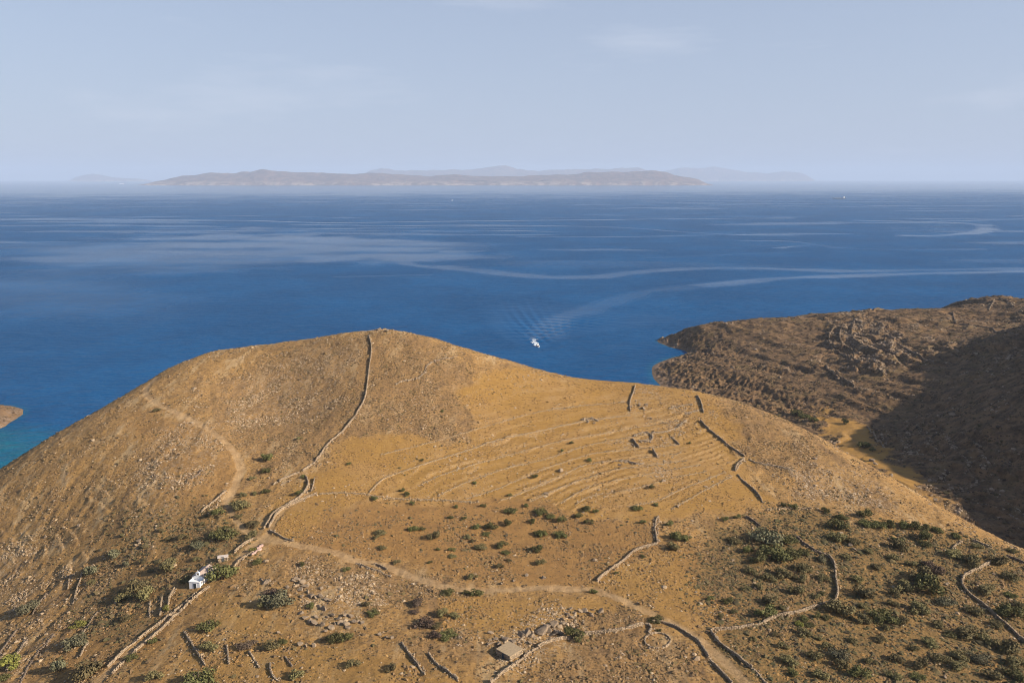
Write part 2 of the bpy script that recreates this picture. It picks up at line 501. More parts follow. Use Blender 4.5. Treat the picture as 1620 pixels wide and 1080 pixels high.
olive = region([(1120, 835), (1230, 812), (1500, 845), (1640, 880), (1640, 1140), (1200, 1140), (1150, 1040), (1200, 960), (1130, 900)], 16)  # olive dry cover, its colour also darkened to stand in for weaker sunlight here
olive = np.maximum(olive, 0.5 * region([(200, 800), (380, 790), (420, 850), (360, 900), (200, 1010), (100, 1010)], 20))

# --- relief of its own on every kind of ground
n40, n12, n4 = fbm(GX, GYY, 40, 4, 3), fbm(GX, GYY, 12, 4, 4), fbm(GX, GYY, 3.2, 3, 5)
rid = 1 - np.abs(fbm(GX, GYY, 22, 5, 6)) * 2
smoothness = 1 - 0.65 * np.maximum(grass, soil)
tus = fbm(GX, GYY, 1.7, 3, 11)
rock_r = 1 - np.abs(fbm(GX, GYY, 7, 4, 12)) * 3
GZ = GZ + np.where(MAIN, (0.9 * n40 + 0.45 * n12 + 0.26 * n4 + 0.20 * tus + 0.16 * np.maximum(rock_r, -0.5)) * smoothness, 0)
nx_, ny_, _ = lift(1068, 556.5, 0)
GZ = GZ - np.where(MAIN, 0, 11 * np.exp(-(np.abs(GX - nx_ + 6) / 20) ** 2.5 - (np.abs(GYY - ny_) / 17) ** 2.5))
far_amp = np.where(MAIN, 0, sstep(0, 9, GZ))
gully = -np.abs(fbm(GX + 0.35 * GYY, 0.22 * GYY - 0.1 * GX, 26, 4, 14)) * 2 + 0.5
GZ = GZ + far_amp * (1 - 0.8 * floor_m) * (2.0 * n40 + 0.8 * n12 + 0.5 * n4 + 0.25 * tus + 2.6 * gully + 1.0 * (rid - 0.6))
shore = np.where(MAIN, 0, sstep(0.3, 3.5, GZ)) * sstep(24, 6, GZ) * (GYY > 640)
GZ = GZ + shore * 2.6 * (1 - np.abs(fbm(GX, GYY, 6, 4, 8)) * 2.5 - 0.4)

# bedding: hard layers stand out of the slopes as low ledges that follow the hill
bed = GZ * 0.45 + 1.1 * fbm(GX, GYY, 45, 4, 31)
fr = bed - np.floor(bed)
ledge = fr - sstep(0.80, 0.97, fr)
bed_on = sstep(0.05, 0.45, fbm(GX, GYY, 14, 4, 33)) * (1 - grass) * (1 - soil * 0.4)
left_on = MAIN * np.maximum(region([(-80, 1150), (-80, 780), (180, 640), (330, 620), (370, 760), (330, 880), (260, 1000), (200, 1150)], 30), 0.45 * region([(380, 700), (420, 560), (580, 540), (560, 640), (500, 720), (420, 760)], 20))
GZ = GZ + ledge * bed_on * left_on * 0.7
ledge_edge = sstep(0.72, 0.82, fr) * sstep(1.0, 0.93, fr) * bed_on * left_on
bed2 = GZ * 0.22 + 0.7 * fbm(GX, GYY, 50, 3, 35)
fr2 = bed2 - np.floor(bed2)
f_on = np.where(MAIN, 0, np.maximum(outcrop * 1.9, 0.8 * sstep(0.0, 0.4, fbm(GX, GYY, 60, 3, 36))))
GZ = GZ + (fr2 - sstep(0.78, 0.97, fr2)) * f_on * 3.4 * sstep(1, 8, GZ)
ledge_edge = np.maximum(ledge_edge, sstep(0.70, 0.82, fr2) * sstep(1.0, 0.94, fr2) * np.minimum(f_on, 1))

# tilted rock layers that show through the flank of the hill as long streaks
ga_, gb_ = ground([(205, 805), (285, 685)])
dx_, dy_ = (gb_ - ga_)[:2] / np.hypot(*(gb_ - ga_)[:2])
al, ac = GX * dx_ + GYY * dy_, -GX * dy_ + GYY * dx_
lay = fbm(al * 0.16 + 40, ac + 2.0 * n12, 5.0, 4, 91)
lay_on = np.where(MAIN, np.clip(left_on + 0.55 * np.maximum(dark, stony) * (1 - left_on), 0, 1) * (1 - grass) * sstep(-0.35, 0.25, fbm(GX, GYY, 38, 3, 93)), 0)
GZ = GZ + lay_on * 0.75 * np.maximum(lay, -0.15)
ledge_edge = np.maximum(ledge_edge, lay_on * sstep(0.12, 0.42, lay))

# old field terraces on the ochre slope
TERRACE = [
    (0.0, [(583, 780), (607, 757), (640, 745), (690, 728), (733, 715), (790, 695), (840, 685), (907, 670), (957, 662), (1000, 657)]),
    (1.0, [(660, 770), (697, 752), (750, 735), (800, 721), (855, 706), (904, 694), (948, 687), (1000, 677), (1060, 668)]),
    (2.0, [(690, 785), (740, 762), (800, 741), (844, 731), (891, 717), (920, 707), (955, 699), (1000, 691), (1060, 682)]),
    (3.0, [(735, 790), (790, 772), (824, 757), (860, 742), (905, 727), (940, 717), (1000, 711), (1075, 703)]),
    (4.0, [(790, 792), (830, 778), (878, 757), (918, 738), (950, 731), (1000, 726), (1080, 716)]),
    (5.0, [(837, 794), (865, 781), (900, 766), (944, 751), (976, 742), (1013, 738), (1090, 728)]),
    (6.0, [(885, 797), (918, 777), (944, 766), (1004, 754), (1050, 745), (1110, 735)]),
    (7.0, [(908, 800), (930, 786), (967, 779), (1013, 771), (1059, 757), (1120, 745)]),
    (8.0, [(990, 802), (1040, 792), (1075, 775), (1110, 762), (1150, 745)]),
    (9.0, [(1060, 806), (1089, 790), (1110, 778), (1160, 752)]),
    (-1.0, [(600, 720), (700, 695), (790, 668), (860, 650), (940, 640), (1000, 636)]),
    (-2.0, [(760, 645), (850, 625), (930, 617), (1000, 615)]),
    (-2.6, [(790, 610), (860, 603), (960, 606)])]
tp, tv = [], []
for val, poly in TERRACE:
    g = ground(dense(poly, 14))
    tp.append(g[:, :2]); tv.append(np.full(len(g), val))
TS = Spline(np.vstack(tp), np.concatenate(tv), 0.05)
t_on = region([(575, 800), (600, 745), (700, 705), (745, 610), (860, 600), (1000, 612), (1105, 655), (1180, 735), (1130, 775), (1060, 812), (900, 806), (780, 797), (680, 792)], 10)
tz = np.where(t_on > 0.001, TS(GX, GYY), 0) * 2.0 + 0.55 * n12 + 0.10 * n4 + 0.7 * fbm(GX, GYY, 30, 4, 43)
tf = tz - np.floor(tz)
strong = np.where(tz < -0.4, 0.45, np.where(np.round(tz) % 2 == 0, 1.0, 0.55))
keep = sstep(-0.30, 0.30, fbm(GX, GYY, 17, 4, 41))
GZ = GZ + (tf - sstep(0.70, 0.98, tf) - 0.15) * t_on * strong * (0.30 + 0.70 * keep) * 1.0
riser = sstep(0.62, 0.76, tf) * sstep(1.02, 0.92, tf) * t_on * strong * (0.45 + 0.55 * keep)

# wheel ruts and the flattened bed of the tracks
on_track = sstep(1.30, 0.80, (track_d + 0.7 * n4 + 0.3 * n12) / (track_w * 1.0))
GZ = GZ - on_track * 0.22
# a low point of land to the west, across the cove, and the knoll behind the headland's ridge
px, py = -506, 694
lump = 27 * np.exp(-((GX - px + 8 * n40) / 50) ** 2 - ((GYY - py) / 60) ** 2) - 12.0
west = (GX < -380) & (GYY > 600) & (GYY < 830)
GZ = np.where(west, np.maximum(GZ, lump + 1.6 * n12 * sstep(-1, 3, lump)), GZ)
kx, ky, kz = lift(1556, 472.5, 50)
kn = np.exp(-(np.abs(GX - kx + 6 * n12) / 44) ** 3.0 - (np.abs(GYY - ky) / 60) ** 2.4)
GZ = GZ - np.where(MAIN, 0, 20 * sstep(kx + 22, kx + 52, GX) * sstep(ky - 190, ky - 110, GYY) * sstep(ky + 260, ky + 160, GYY))
GZ = GZ + np.where(MAIN, 0, kn * np.maximum(51 + 1.5 * n12 + n4 - base_h(np.array([kx]), np.array([ky]), GZ)[0], 0))
# rocky top of the near hill
for (u, v, r, h) in ((606, 521.5, 5.0, 1.1), (620, 523, 4.0, 0.9)):
    gx, gy, gz = ground([(u, v + 2)])[0]
    GZ = GZ + h * np.exp(-((GX - gx) ** 2 + (GYY - gy) ** 2) / r ** 2) * (1 + 0.8 * n4)
    stony = np.maximum(stony, np.exp(-((GX - gx) ** 2 + (GYY - gy) ** 2) / (r * 1.2) ** 2))

def H(x, y):
    return base_h(np.asarray(x, float), np.asarray(y, float), GZ)

# --- material
def land_material():
    m = MT('dry hillside ground')
    a_olive, a_grass, a_soil, a_dark, a_stony, a_riser, a_track, a_far, a_floor = [m.attr(k) for k in ('olive', 'grass', 'soil', 'dark', 'stony', 'riser', 'track', 'far', 'floor')]
    big, mid = m.noise(0.045, 5, 0.6), m.noise(0.22, 5, 0.62)
    fine, grit = m.noise(1.1, 4, 0.65), m.noise(2.6, 3, 0.6)
    streak = m.noise(0.35, 5, 0.65, (1.0, 3.2, 1.0), 0.5)
    c = m.mix(m.rng(mid, 0.36, 0.66), (0.375, 0.222, 0.082), (0.270, 0.157, 0.060))
    c = m.mix(m.rng(big, 0.40, 0.70), c, (0.375, 0.217, 0.075))
    c = m.mix(m.math('MULTIPLY', m.rng(fine, 0.50, 0.64), 0.75), c, (0.105, 0.066, 0.036))
    c = m.mix(m.math('MULTIPLY', m.rng(streak, 0.54, 0.66), 0.6), c, (0.45, 0.31, 0.165))
    strata = m.noise(0.13, 7, 0.74, (1.0, 0.20, 1.0), -0.42)
    c = m.mix(m.math('MULTIPLY', m.rng(strata, 0.52, 0.62), 0.75), c, (0.44, 0.31, 0.165))
    c = m.mix(m.math('MULTIPLY', m.rng(strata, 0.46, 0.36), 0.6), c, (0.145, 0.090, 0.050))
    # brown spiny scrub
    d = m.mix(m.rng(fine, 0.38, 0.66), (0.290, 0.178, 0.086), (0.125, 0.078, 0.042))
    d = m.mix(m.math('MULTIPLY', m.rng(mid, 0.55, 0.75), 0.5), d, (0.30, 0.19, 0.095))
    c = m.mix(m.math('MULTIPLY', a_dark, m.rng(mid, 0.36, 0.56, 0.85, 0.35)), c, d)
    s = m.mix(m.rng(mid, 0.35, 0.7), (0.320, 0.176, 0.060), (0.240, 0.132, 0.048))
    s = m.mix(m.math('MULTIPLY', m.rng(fine, 0.52, 0.7), 0.45), s, (0.14, 0.085, 0.045))
    c = m.mix(m.math('MULTIPLY', a_soil, 0.85), c, s)
    g = m.mix(m.rng(streak, 0.36, 0.68), (0.385, 0.220, 0.060), (0.285, 0.158, 0.045))
    g = m.mix(m.rng(big, 0.45, 0.72), g, (0.365, 0.215, 0.080))
    g = m.mix(m.math('MULTIPLY', m.rng(grit, 0.56, 0.7), 0.35), g, (0.19, 0.115, 0.05))
    c = m.mix(m.math('MULTIPLY', a_grass, 0.88), c, g)
    ol = m.mix(m.rng(mid, 0.38, 0.66), (0.255, 0.158, 0.062), (0.165, 0.108, 0.046))
    ol = m.mix(m.rng(fine, 0.46, 0.62), ol, (0.105, 0.080, 0.036))
    c = m.mix(m.math('MULTIPLY', a_olive, m.rng(big, 0.3, 0.6, 0.55, 0.9)), c, ol)
    # far headland: darker scrub
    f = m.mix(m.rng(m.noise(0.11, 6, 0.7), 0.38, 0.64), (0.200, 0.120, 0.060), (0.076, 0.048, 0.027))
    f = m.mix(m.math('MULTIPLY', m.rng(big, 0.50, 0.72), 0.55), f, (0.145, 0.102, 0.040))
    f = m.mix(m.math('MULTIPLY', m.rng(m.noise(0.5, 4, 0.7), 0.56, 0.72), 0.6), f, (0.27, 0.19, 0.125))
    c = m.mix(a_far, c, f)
    c = m.mix(m.math('MULTIPLY', a_floor, m.rng(mid, 0.3, 0.6, 0.6, 1.0)), c, (0.36, 0.20, 0.052))
    rock = m.mix(m.rng(fine, 0.35, 0.68), (0.43, 0.335, 0.235), (0.25, 0.185, 0.13))
    st = m.math('MULTIPLY', a_stony, m.rng(m.noise(0.75, 5, 0.7), 0.50, 0.60))
    c = m.mix(m.math('MULTIPLY', st, 0.6), c, rock)
    rs = m.math('MULTIPLY', a_riser, m.rng(m.noise(0.9, 4, 0.7, w=31.0), 0.36, 0.58))
    c = m.mix(m.math('MULTIPLY', rs, 0.85), c, m.mix(m.rng(grit, 0.4, 0.65), (0.44, 0.305, 0.165), (0.30, 0.195, 0.10)))
    c = m.mix(m.math('MULTIPLY', a_track, m.rng(fine, 0.30, 0.6, 0.92, 0.6)), c, m.mix(m.rng(mid, 0.4, 0.65), (0.45, 0.305, 0.165), (0.37, 0.24, 0.122)))
    # tide line of bare rock along the water
    zz = m.n('ShaderNodeSeparateXYZ'); m.l(m.coord(), zz.inputs[0])
    wet = m.math('MULTIPLY', m.rng(zz.outputs['Z'], 9.0, 1.5), m.rng(mid, 0.38, 0.58))
    c = m.mix(wet, c, m.mix(m.rng(fine, 0.35, 0.65), (0.30, 0.205, 0.135), (0.13, 0.095, 0.07)))
    b1 = m.bump(m.noise(0.8, 7, 0.75), 1.0, 0.75)
    b2 = m.bump(m.noise(3.0, 4, 0.7), 0.8, 0.35, b1)
    return m.done(c, b2, 0.95)
LAND_MAT = land_material()

def land_objects():
    ny, nx = GX.shape
    idx = np.arange(ny * nx).reshape(ny, nx)
    quads = np.stack([idx[:-1, :-1], idx[:-1, 1:], idx[1:, 1:], idx[1:, :-1]], -1)
    fz = np.maximum.reduce([GZ[:-1, :-1], GZ[:-1, 1:], GZ[1:, 1:], GZ[1:, :-1]])
    c = lambda B: 0.25 * (B[:-1, :-1] + B[:-1, 1:] + B[1:, 1:] + B[1:, :-1])
    ok = fz > -2.5
    trk = (c(on_track) > 0.5) & (c(MAIN.astype(float)) > 0.5)
    main = c(MAIN.astype(float)) > 0.5
    westf = c(west.astype(float)) > 0.5
    flo = (c(floor_m) > 0.5) & ~main
    V = np.stack([GX, GYY, GZ], -1).reshape(-1, 3)
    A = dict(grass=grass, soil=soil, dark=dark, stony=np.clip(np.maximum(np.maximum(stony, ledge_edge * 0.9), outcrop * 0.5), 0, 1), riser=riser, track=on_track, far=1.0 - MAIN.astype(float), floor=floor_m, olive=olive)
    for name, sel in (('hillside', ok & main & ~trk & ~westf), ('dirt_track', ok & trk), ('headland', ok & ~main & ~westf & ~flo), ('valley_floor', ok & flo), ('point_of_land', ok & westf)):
        q = quads[sel]
        use, inv = np.unique(q, return_inverse=True)
        me = mesh_np(name, V[use], inv.reshape(-1, 4), smooth=True)
        for k, v in A.items():
            attr(me, k, v.ravel()[use])
        tag(link(name, me, None, LAND_MAT), kind='structure')
land_objects()
# ---------------------------------------------------------------- the sea
def sea_pt(u, v):
    x, Y, _ = lift(u, v, 0.0)
    return np.array([float(x), float(Y)])

WAKE_PATH = np.array([sea_pt(*p) for p in dense([(851, 549), (845, 541), (846, 533), (856, 523), (880, 510), (930, 490), (1000, 470), (1100, 453), (1250, 440), (1450, 433), (1640, 429), (1900, 425)], 3)])
SLICKS = [  # photo polylines of the smooth bands on the water, half width in metres there
    ([(858, 530), (880, 510), (930, 490), (1000, 470), (1100, 453), (1250, 440), (1450, 433), (1640, 429)], 24, 1.3),
    ([(640, 415), (760, 428), (860, 437), (940, 437), (1010, 430), (1080, 425), (1200, 424), (1330, 428), (1480, 427), (1640, 424)], 30, 0.9),
    ([(0, 346), (200, 347), (390, 349), (520, 352), (700, 350), (800, 349), (1000, 347), (1250, 345)], 28, 0.8),
    ([(420, 354), (600, 357), (760, 356), (900, 358), (1000, 361), (1130, 370), (1300, 372)], 26, 0.8),
    ([(300, 366), (520, 362), (690, 366), (820, 365), (920, 369)], 28, 0.75),
    ([(1330, 348), (1500, 352), (1560, 360), (1500, 372), (1400, 372)], 34, 0.75),
    ([(1150, 380), (1250, 382), (1320, 391), (1400, 395), (1580, 394)], 16, 0.65),
    ([(1220, 393), (1290, 388), (1330, 394)], 18, 0.7),
    ([(940, 411), (1050, 407), (1170, 402), (1300, 398)], 14, 0.5),
    ([(0, 384), (130, 382), (260, 378)], 22, 0.6),
    ([(1400, 352), (1520, 349), (1640, 346)], 30, 0.6),
    ([(800, 374), (1000, 374), (1150, 371)], 18, 0.5),
    ([(520, 438), (600, 436), (690, 434)], 10, 0.6),
    ([(0, 321), (150, 320), (300, 318), (420, 317)], 70, 0.5),
    ([(1080, 322), (1300, 327), (1500, 331), (1640, 331)], 40, 0.5)]

def build_sea():
    rows = np.r_[np.linspace(150, 520, 20)[:-1], np.linspace(520, 960, 130)[:-1], np.linspace(960, 1480, 270)[:-1], np.exp(np.linspace(math.log(1480), math.log(9000), 380))[:-1], np.exp(np.linspace(math.log(9000), math.log(60000), 130))]
    cols = np.r_[np.linspace(-1.0, -0.72, 8)[:-1], np.linspace(-0.72, -0.11, 150)[:-1], np.linspace(-0.11, 0.46, 340)[:-1], np.linspace(0.46, 0.74, 60)[:-1], np.linspace(0.74, 1.0, 8)]
    Yg = np.repeat(rows[:, None], len(cols), 1)
    Xg = cols[None, :] * (Yg + 60)
    depth = -H(Xg, np.minimum(Yg, 1418)); depth[Yg > 1400] = 60
    U, V = project(Xg, Yg, 0 * Xg)
    # smooth bands
    slick = np.zeros(Xg.shape)
    wob = fbm(Xg, Yg, 420, 4, 51); wob2 = fbm(Xg, Yg, 110, 4, 52)
    for poly, half, amt in SLICKS:
        half *= 1.25
        P = np.array([sea_pt(*p) for p in dense(poly, 12)])
        reach = half * 3
        lo, hi = P.min(0) - reach, P.max(0) + reach
        j = np.where((rows > lo[1]) & (rows < hi[1]))[0]
        if not len(j): continue
        sl = slice(j[0], j[-1] + 1)
        X, Y = Xg[sl] + half * 0.9 * wob2[sl], Yg[sl] + half * 1.1 * wob[sl]
        D = np.full(X.shape, 1e9); T = np.zeros(X.shape)
        for k, ((x1, y1), (x2, y2)) in enumerate(zip(P[:-1], P[1:])):
            ex, ey = x2 - x1, y2 - y1
            t = np.clip(((X - x1) * ex + (Y - y1) * ey) / (ex * ex + ey * ey), 0, 1)
            dd = np.hypot(X - x1 - t * ex, Y - y1 - t * ey)
            T = np.where(dd < D, (k + t) / (len(P) - 1), T); D = np.minimum(D, dd)
        f = sstep(half * 1.5, half * 0.3, D + half * 0.5 * wob2[sl]) * amt * (1.15 if poly[0][1] < 400 else 0.75) * (0.4 + 0.6 * sstep(-0.4, 0.3, wob[sl]))
        f = f * sstep(0, 0.08, T) * sstep(1.0, 0.92, T) if poly[0][0] > 5 and poly[-1][0] < 1600 else f
        slick[sl] = np.maximum(slick[sl], f)
    streaky = fbm(Xg * 0.35, Yg, 150, 5, 59) * 1.6
    def patch(u0, v0, ru, rv, amt):
        d = ((U + 60 * wob - u0) / ru) ** 2 + ((V + 9 * wob2 + 6 * wob - v0) / rv) ** 2
        return amt * sstep(1.25, -0.25, d + 0.35 * streaky)
    for a in ((430, 388, 340, 26, .95), (640, 405, 210, 16, .9), (230, 405, 300, 36, .7), (100, 470, 300, 60, .45), (330, 300, 420, 5, .5), (1150, 325, 120, 5, .35), (1500, 365, 120, 10, .35), (760, 400, 60, 5, .5)):
        slick = np.maximum(slick, patch(*a))
    thin = fbm(Xg * 0.22 + 90, Yg, 190, 4, 57)
    slick = np.maximum(slick, sstep(0.24, 0.50, thin) * 0.60 * sstep(1500, 2600, Yg) * sstep(12000, 6000, Yg))
    calm = sstep(3800, 15500, Yg + 2600 * wob - 0.25 * Xg)                        # glassy water towards the islands
    slick = np.maximum(slick, calm * 0.95)
    # the wash of the motor boat: two fans of waves along its curved course
    Z = np.zeros(Xg.shape)
    j = np.where((rows > 940) & (rows < 1500))[0]; sl = slice(j[0], j[-1] + 1)
    X, Y = Xg[sl], Yg[sl]
    D = np.full(X.shape, 1e9); A = np.zeros(X.shape); S = np.ones(X.shape)
    run = 0.0
    P = WAKE_PATH[WAKE_PATH[:, 1] < 1800]
    for (x1, y1), (x2, y2) in zip(P[:-1], P[1:]):
        ex, ey = x2 - x1, y2 - y1
        ln = math.hypot(ex, ey)
        t = np.clip(((X - x1) * ex + (Y - y1) * ey) / (ln * ln), 0, 1)
        dx, dy = X - x1 - t * ex, Y - y1 - t * ey
        dd = np.hypot(dx, dy)
        A = np.where(dd < D, run + t * ln, A); S = np.where(dd < D, np.sign(ex * dy - ey * dx), S); D = np.minimum(D, dd)
        run += ln
    k = 2 * math.pi / 9.5
    A2 = A + 6
    env = np.exp(-((D - 0.33 * A2) / (0.075 * A2 + 2.5)) ** 2) * np.clip(A2 / 25, 0, 1) * (60 / (60 + A2)) ** 0.45 * sstep(620, 330, A)
    env += 0.55 * np.exp(-((D - 0.24 * A2) / (0.10 * A2 + 3)) ** 2) * np.clip(A2 / 40, 0, 1) * sstep(260, 120, A)
    wv = 0.12 * env * np.cos(k * (A2 * 0.58 - D * 0.82) * -1.0 + 0.5 * wob2[sl] * 4)
    tr = 0.55 * np.exp(-(D / (0.34 * A2 + 3)) ** 2) * np.cos(2 * math.pi * (A2 + 0.12 * D) / 24) * sstep(330, 90, A) * sstep(8, 30, A)
    Z[sl] = wv + tr
    D_path = D.copy()
    for arm, sgn in (([(851, 548), (880, 535), (930, 517), (1000, 505), (1100, 494), (1300, 484), (1500, 477)], 1.0), ([(850, 548), (826, 529), (808, 511), (792, 490), (780, 468)], -1.0)):
        Q = np.array([sea_pt(*p) for p in dense(arm, 6)])
        D = np.full(X.shape, 1e9); T = np.zeros(X.shape); S = np.ones(X.shape); run = 0.0
        for (x1, y1), (x2, y2) in zip(Q[:-1], Q[1:]):
            ex, ey = x2 - x1, y2 - y1
            ln = math.hypot(ex, ey)
            t = np.clip(((X - x1) * ex + (Y - y1) * ey) / (ln * ln), 0, 1)
            dx, dy = X - x1 - t * ex, Y - y1 - t * ey
            dd = np.hypot(dx, dy)
            T = np.where(dd < D, run + t * ln, T); S = np.where(dd < D, np.sign(ex * dy - ey * dx), S); D = np.minimum(D, dd)
            run += ln
        d = D * S * sgn                                   # positive towards the inside of the fan
        wid = 13 + 0.11 * T
        Z[sl] += 0.85 * np.cos(2 * math.pi * d / (13 + 0.010 * T) + 0.8 * wob2[sl]) * np.exp(-((d - wid * 0.9) / wid) ** 2) * sstep(2, 30, T) * np.exp(-T / 420) * (0.7 + 0.5 * wob2[sl])
    fan = np.zeros(Xg.shape)
    fan[sl] = sstep(0.75, 0.35, D_path / (A + 14)) * sstep(420, 200, A)
    foam = np.zeros(Xg.shape)
    foam[sl] = sstep(2.6, 0.6, D_path + 0.8 * fbm(X, Y, 2.2, 2, 61)) * sstep(75, 6, A) * sstep(-2, 3, A)
    shallow = sstep(3.0, 0.0, depth) * 0.35
    cove = sstep(1.0, 0.2, ((Xg + 455) / 105) ** 2 + ((Yg - 590) / 115) ** 2)
    shallow = np.maximum(shallow, cove * (0.75 + 0.25 * fbm(Xg, Yg, 22, 3, 63)))
    ny, nx = Xg.shape
    idx = np.arange(ny * nx).reshape(ny, nx)
    q = np.stack([idx[:-1, :-1], idx[:-1, 1:], idx[1:, 1:], idx[1:, :-1]], -1)
    dmax = np.maximum.reduce([depth[:-1, :-1], depth[:-1, 1:], depth[1:, 1:], depth[1:, :-1]])
    q = q[dmax > -1.5]
    use, inv = np.unique(q, return_inverse=True)
    me = mesh_np('sea', np.stack([Xg, Yg, Z], -1).reshape(-1, 3)[use], inv.reshape(-1, 4), smooth=True)
    for nm, a in (('slick', slick), ('foam', foam), ('fan', fan), ('shallow', shallow)):
        attr(me, nm, a.ravel()[use])
    m = MT('sea water')
    fan_a = m.attr('fan')
    s, fo, sh = m.attr('slick'), m.attr('foam'), m.attr('shallow')
    c = m.mix(m.rng(m.noise(0.004, 4, 0.6), 0.35, 0.7), (0.001, 0.058, 0.175), (0.002, 0.078, 0.225))
    c = m.mix(m.math('MULTIPLY', sh, m.rng(m.noise(0.06, 3, 0.6), 0.3, 0.7, 0.65, 1.0)), c, (0.006, 0.120, 0.180))
    c = m.mix(m.math('MULTIPLY', fo, 0.85), c, (0.62, 0.70, 0.78))
    wind = m.noise(0.010, 4, 0.6, (1.0, 2.4, 1.0), 0.15)
    calm = m.math('MAXIMUM', s, m.math('MULTIPLY', m.rng(wind, 0.52, 0.75), 0.25))
    # short wind waves with crests running across the picture
    h1 = m.noise(0.085, 5, 0.62, (0.35, 1.0, 1.0), 0.30)
    h2 = m.noise(0.40, 3, 0.6, (0.5, 1.0, 1.0), 0.12, 5.0)
    bp = m.n('ShaderNodeBump'); bp.inputs['Distance'].default_value = 13.0
    m.l(h1, bp.inputs['Height']); m.l(m.math('MULTIPLY', m.rng(calm, 0.0, 1.0, 0.55, 0.16), m.rng(fan_a, 0, 1, 1.0, 0.22)), bp.inputs['Strength'])
    bq = m.n('ShaderNodeBump'); bq.inputs['Distance'].default_value = 2.0
    m.l(h2, bq.inputs['Height']); m.l(m.math('MULTIPLY', m.rng(calm, 0.0, 1.0, 0.50, 0.10), m.rng(fan_a, 0, 1, 1.0, 0.35)), bq.inputs['Strength'])
    m.l(bp.outputs['Normal'], bq.inputs['Normal'])
    # wave slopes too small to model hide part of the mirror at low angles: less sheen where it is rough, more on the slicks
    t = m.t
    t.nodes.remove(m.b)
    dif, glo, mixs, fre = m.n('ShaderNodeBsdfDiffuse'), m.n('ShaderNodeBsdfGlossy'), m.n('ShaderNodeMixShader'), m.n('ShaderNodeFresnel')
    fre.inputs['IOR'].default_value = 1.333
    m.l(c, dif.inputs['Color'])
    for nd in (dif, glo, fre): m.l(bq.outputs['Normal'], nd.inputs['Normal'])
    m.l(m.rng(calm, 0.0, 1.0, 0.30, 0.14), glo.inputs['Roughness'])
    m.l(m.math('MULTIPLY', fre.outputs[0], m.rng(calm, 0.0, 1.0, 0.25, 0.80)), mixs.inputs['Fac'])
    m.l(dif.outputs[0], mixs.inputs[1]); m.l(glo.outputs[0], mixs.inputs[2])
    m.l(mixs.outputs[0], [n for n in t.nodes if n.type == 'OUTPUT_MATERIAL'][0].inputs['Surface'])
    mat = m.m
    tag(link('sea', me, None, mat), kind='structure')
build_sea()

# ---------------------------------------------------------------- islands on the far side of the channel
def island_material(name, low, high, pale):
    m = MT(name)
    zz = m.n('ShaderNodeSeparateXYZ'); m.l(m.coord(), zz.inputs[0])
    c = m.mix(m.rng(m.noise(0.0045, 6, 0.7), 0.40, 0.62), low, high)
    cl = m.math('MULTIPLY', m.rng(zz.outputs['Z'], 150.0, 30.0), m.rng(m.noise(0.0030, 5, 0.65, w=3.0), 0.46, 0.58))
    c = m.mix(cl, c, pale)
    return m.done(c, m.bump(m.noise(0.003, 7, 0.72), 1.0, 160.0), 0.95)
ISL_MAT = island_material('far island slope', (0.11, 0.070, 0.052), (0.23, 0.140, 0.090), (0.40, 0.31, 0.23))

def island(name, sky_line, dist, deep, seed, vbase_z=-3.0):
    P = np.array(sky_line, float)
    us = np.linspace(P[0, 0], P[-1, 0], 420)
    top = np.interp(us, P[:, 0], P[:, 1])
    rows = np.r_[np.linspace(0, 1, 26)]
    Vx = np.zeros((len(rows), len(us), 3))
    crest_y = dist + deep * 0.55
    xs = (us - CU) / F_PX * (crest_y * CP)
    zt = CAM_H - crest_y * drop(top)
    edge = np.clip(np.minimum(us - us[0], us[-1] - us) / 14.0, 0, 1) ** 0.6
    for r, t in enumerate(rows):
        y = dist + deep * t + 300 * fbm(xs, xs * 0 + t * 900, 1500, 4, seed) * (t < 0.2)
        prof = np.where(t < 0.55, (t / 0.55) ** 0.75, np.clip((1 - t) / 0.45, 0, 1) ** 0.9)
        rug = 1 + 0.95 * fbm(xs, np.full_like(xs, dist + deep * t), 1300, 5, seed + 3) * (1 - prof) + 0.10 * fbm(xs, np.full_like(xs, deep * t), 400, 3, seed + 5)
        z = zt * prof * rug * edge + (18 * sstep(0.0, 0.04, t) * edge)
        z = np.minimum(z, CAM_H - y * drop(top) + 15) if t < 0.55 else z
        Vx[r, :, 0], Vx[r, :, 1], Vx[r, :, 2] = xs * (0.96 + 0.04 * t / 0.55), y, np.where((t == 0) | (t == 1), vbase_z, np.maximum(z, 2))
    idx = np.arange(Vx.shape[0] * Vx.shape[1]).reshape(Vx.shape[:2])
    q = np.stack([idx[:-1, :-1], idx[:-1, 1:], idx[1:, 1:], idx[1:, :-1]], -1).reshape(-1, 4)
    o = link(name, mesh_np(name, Vx.reshape(-1, 3), q, smooth=True), None, ISL_MAT)
    return tag(o, kind='structure')

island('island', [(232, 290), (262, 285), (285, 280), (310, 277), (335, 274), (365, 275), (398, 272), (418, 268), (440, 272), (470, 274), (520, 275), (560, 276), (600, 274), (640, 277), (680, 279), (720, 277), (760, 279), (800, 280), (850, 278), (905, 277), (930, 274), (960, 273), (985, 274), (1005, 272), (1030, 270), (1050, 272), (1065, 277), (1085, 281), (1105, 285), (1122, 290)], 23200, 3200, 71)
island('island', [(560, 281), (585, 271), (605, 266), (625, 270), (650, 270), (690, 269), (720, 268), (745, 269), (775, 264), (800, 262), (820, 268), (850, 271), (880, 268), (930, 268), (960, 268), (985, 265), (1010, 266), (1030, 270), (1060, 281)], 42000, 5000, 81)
island('island', [(1020, 281), (1045, 272), (1075, 266), (1100, 267), (1130, 264.5), (1150, 268), (1180, 272), (1215, 275), (1240, 271), (1262, 273), (1290, 281)], 52000, 4000, 91)
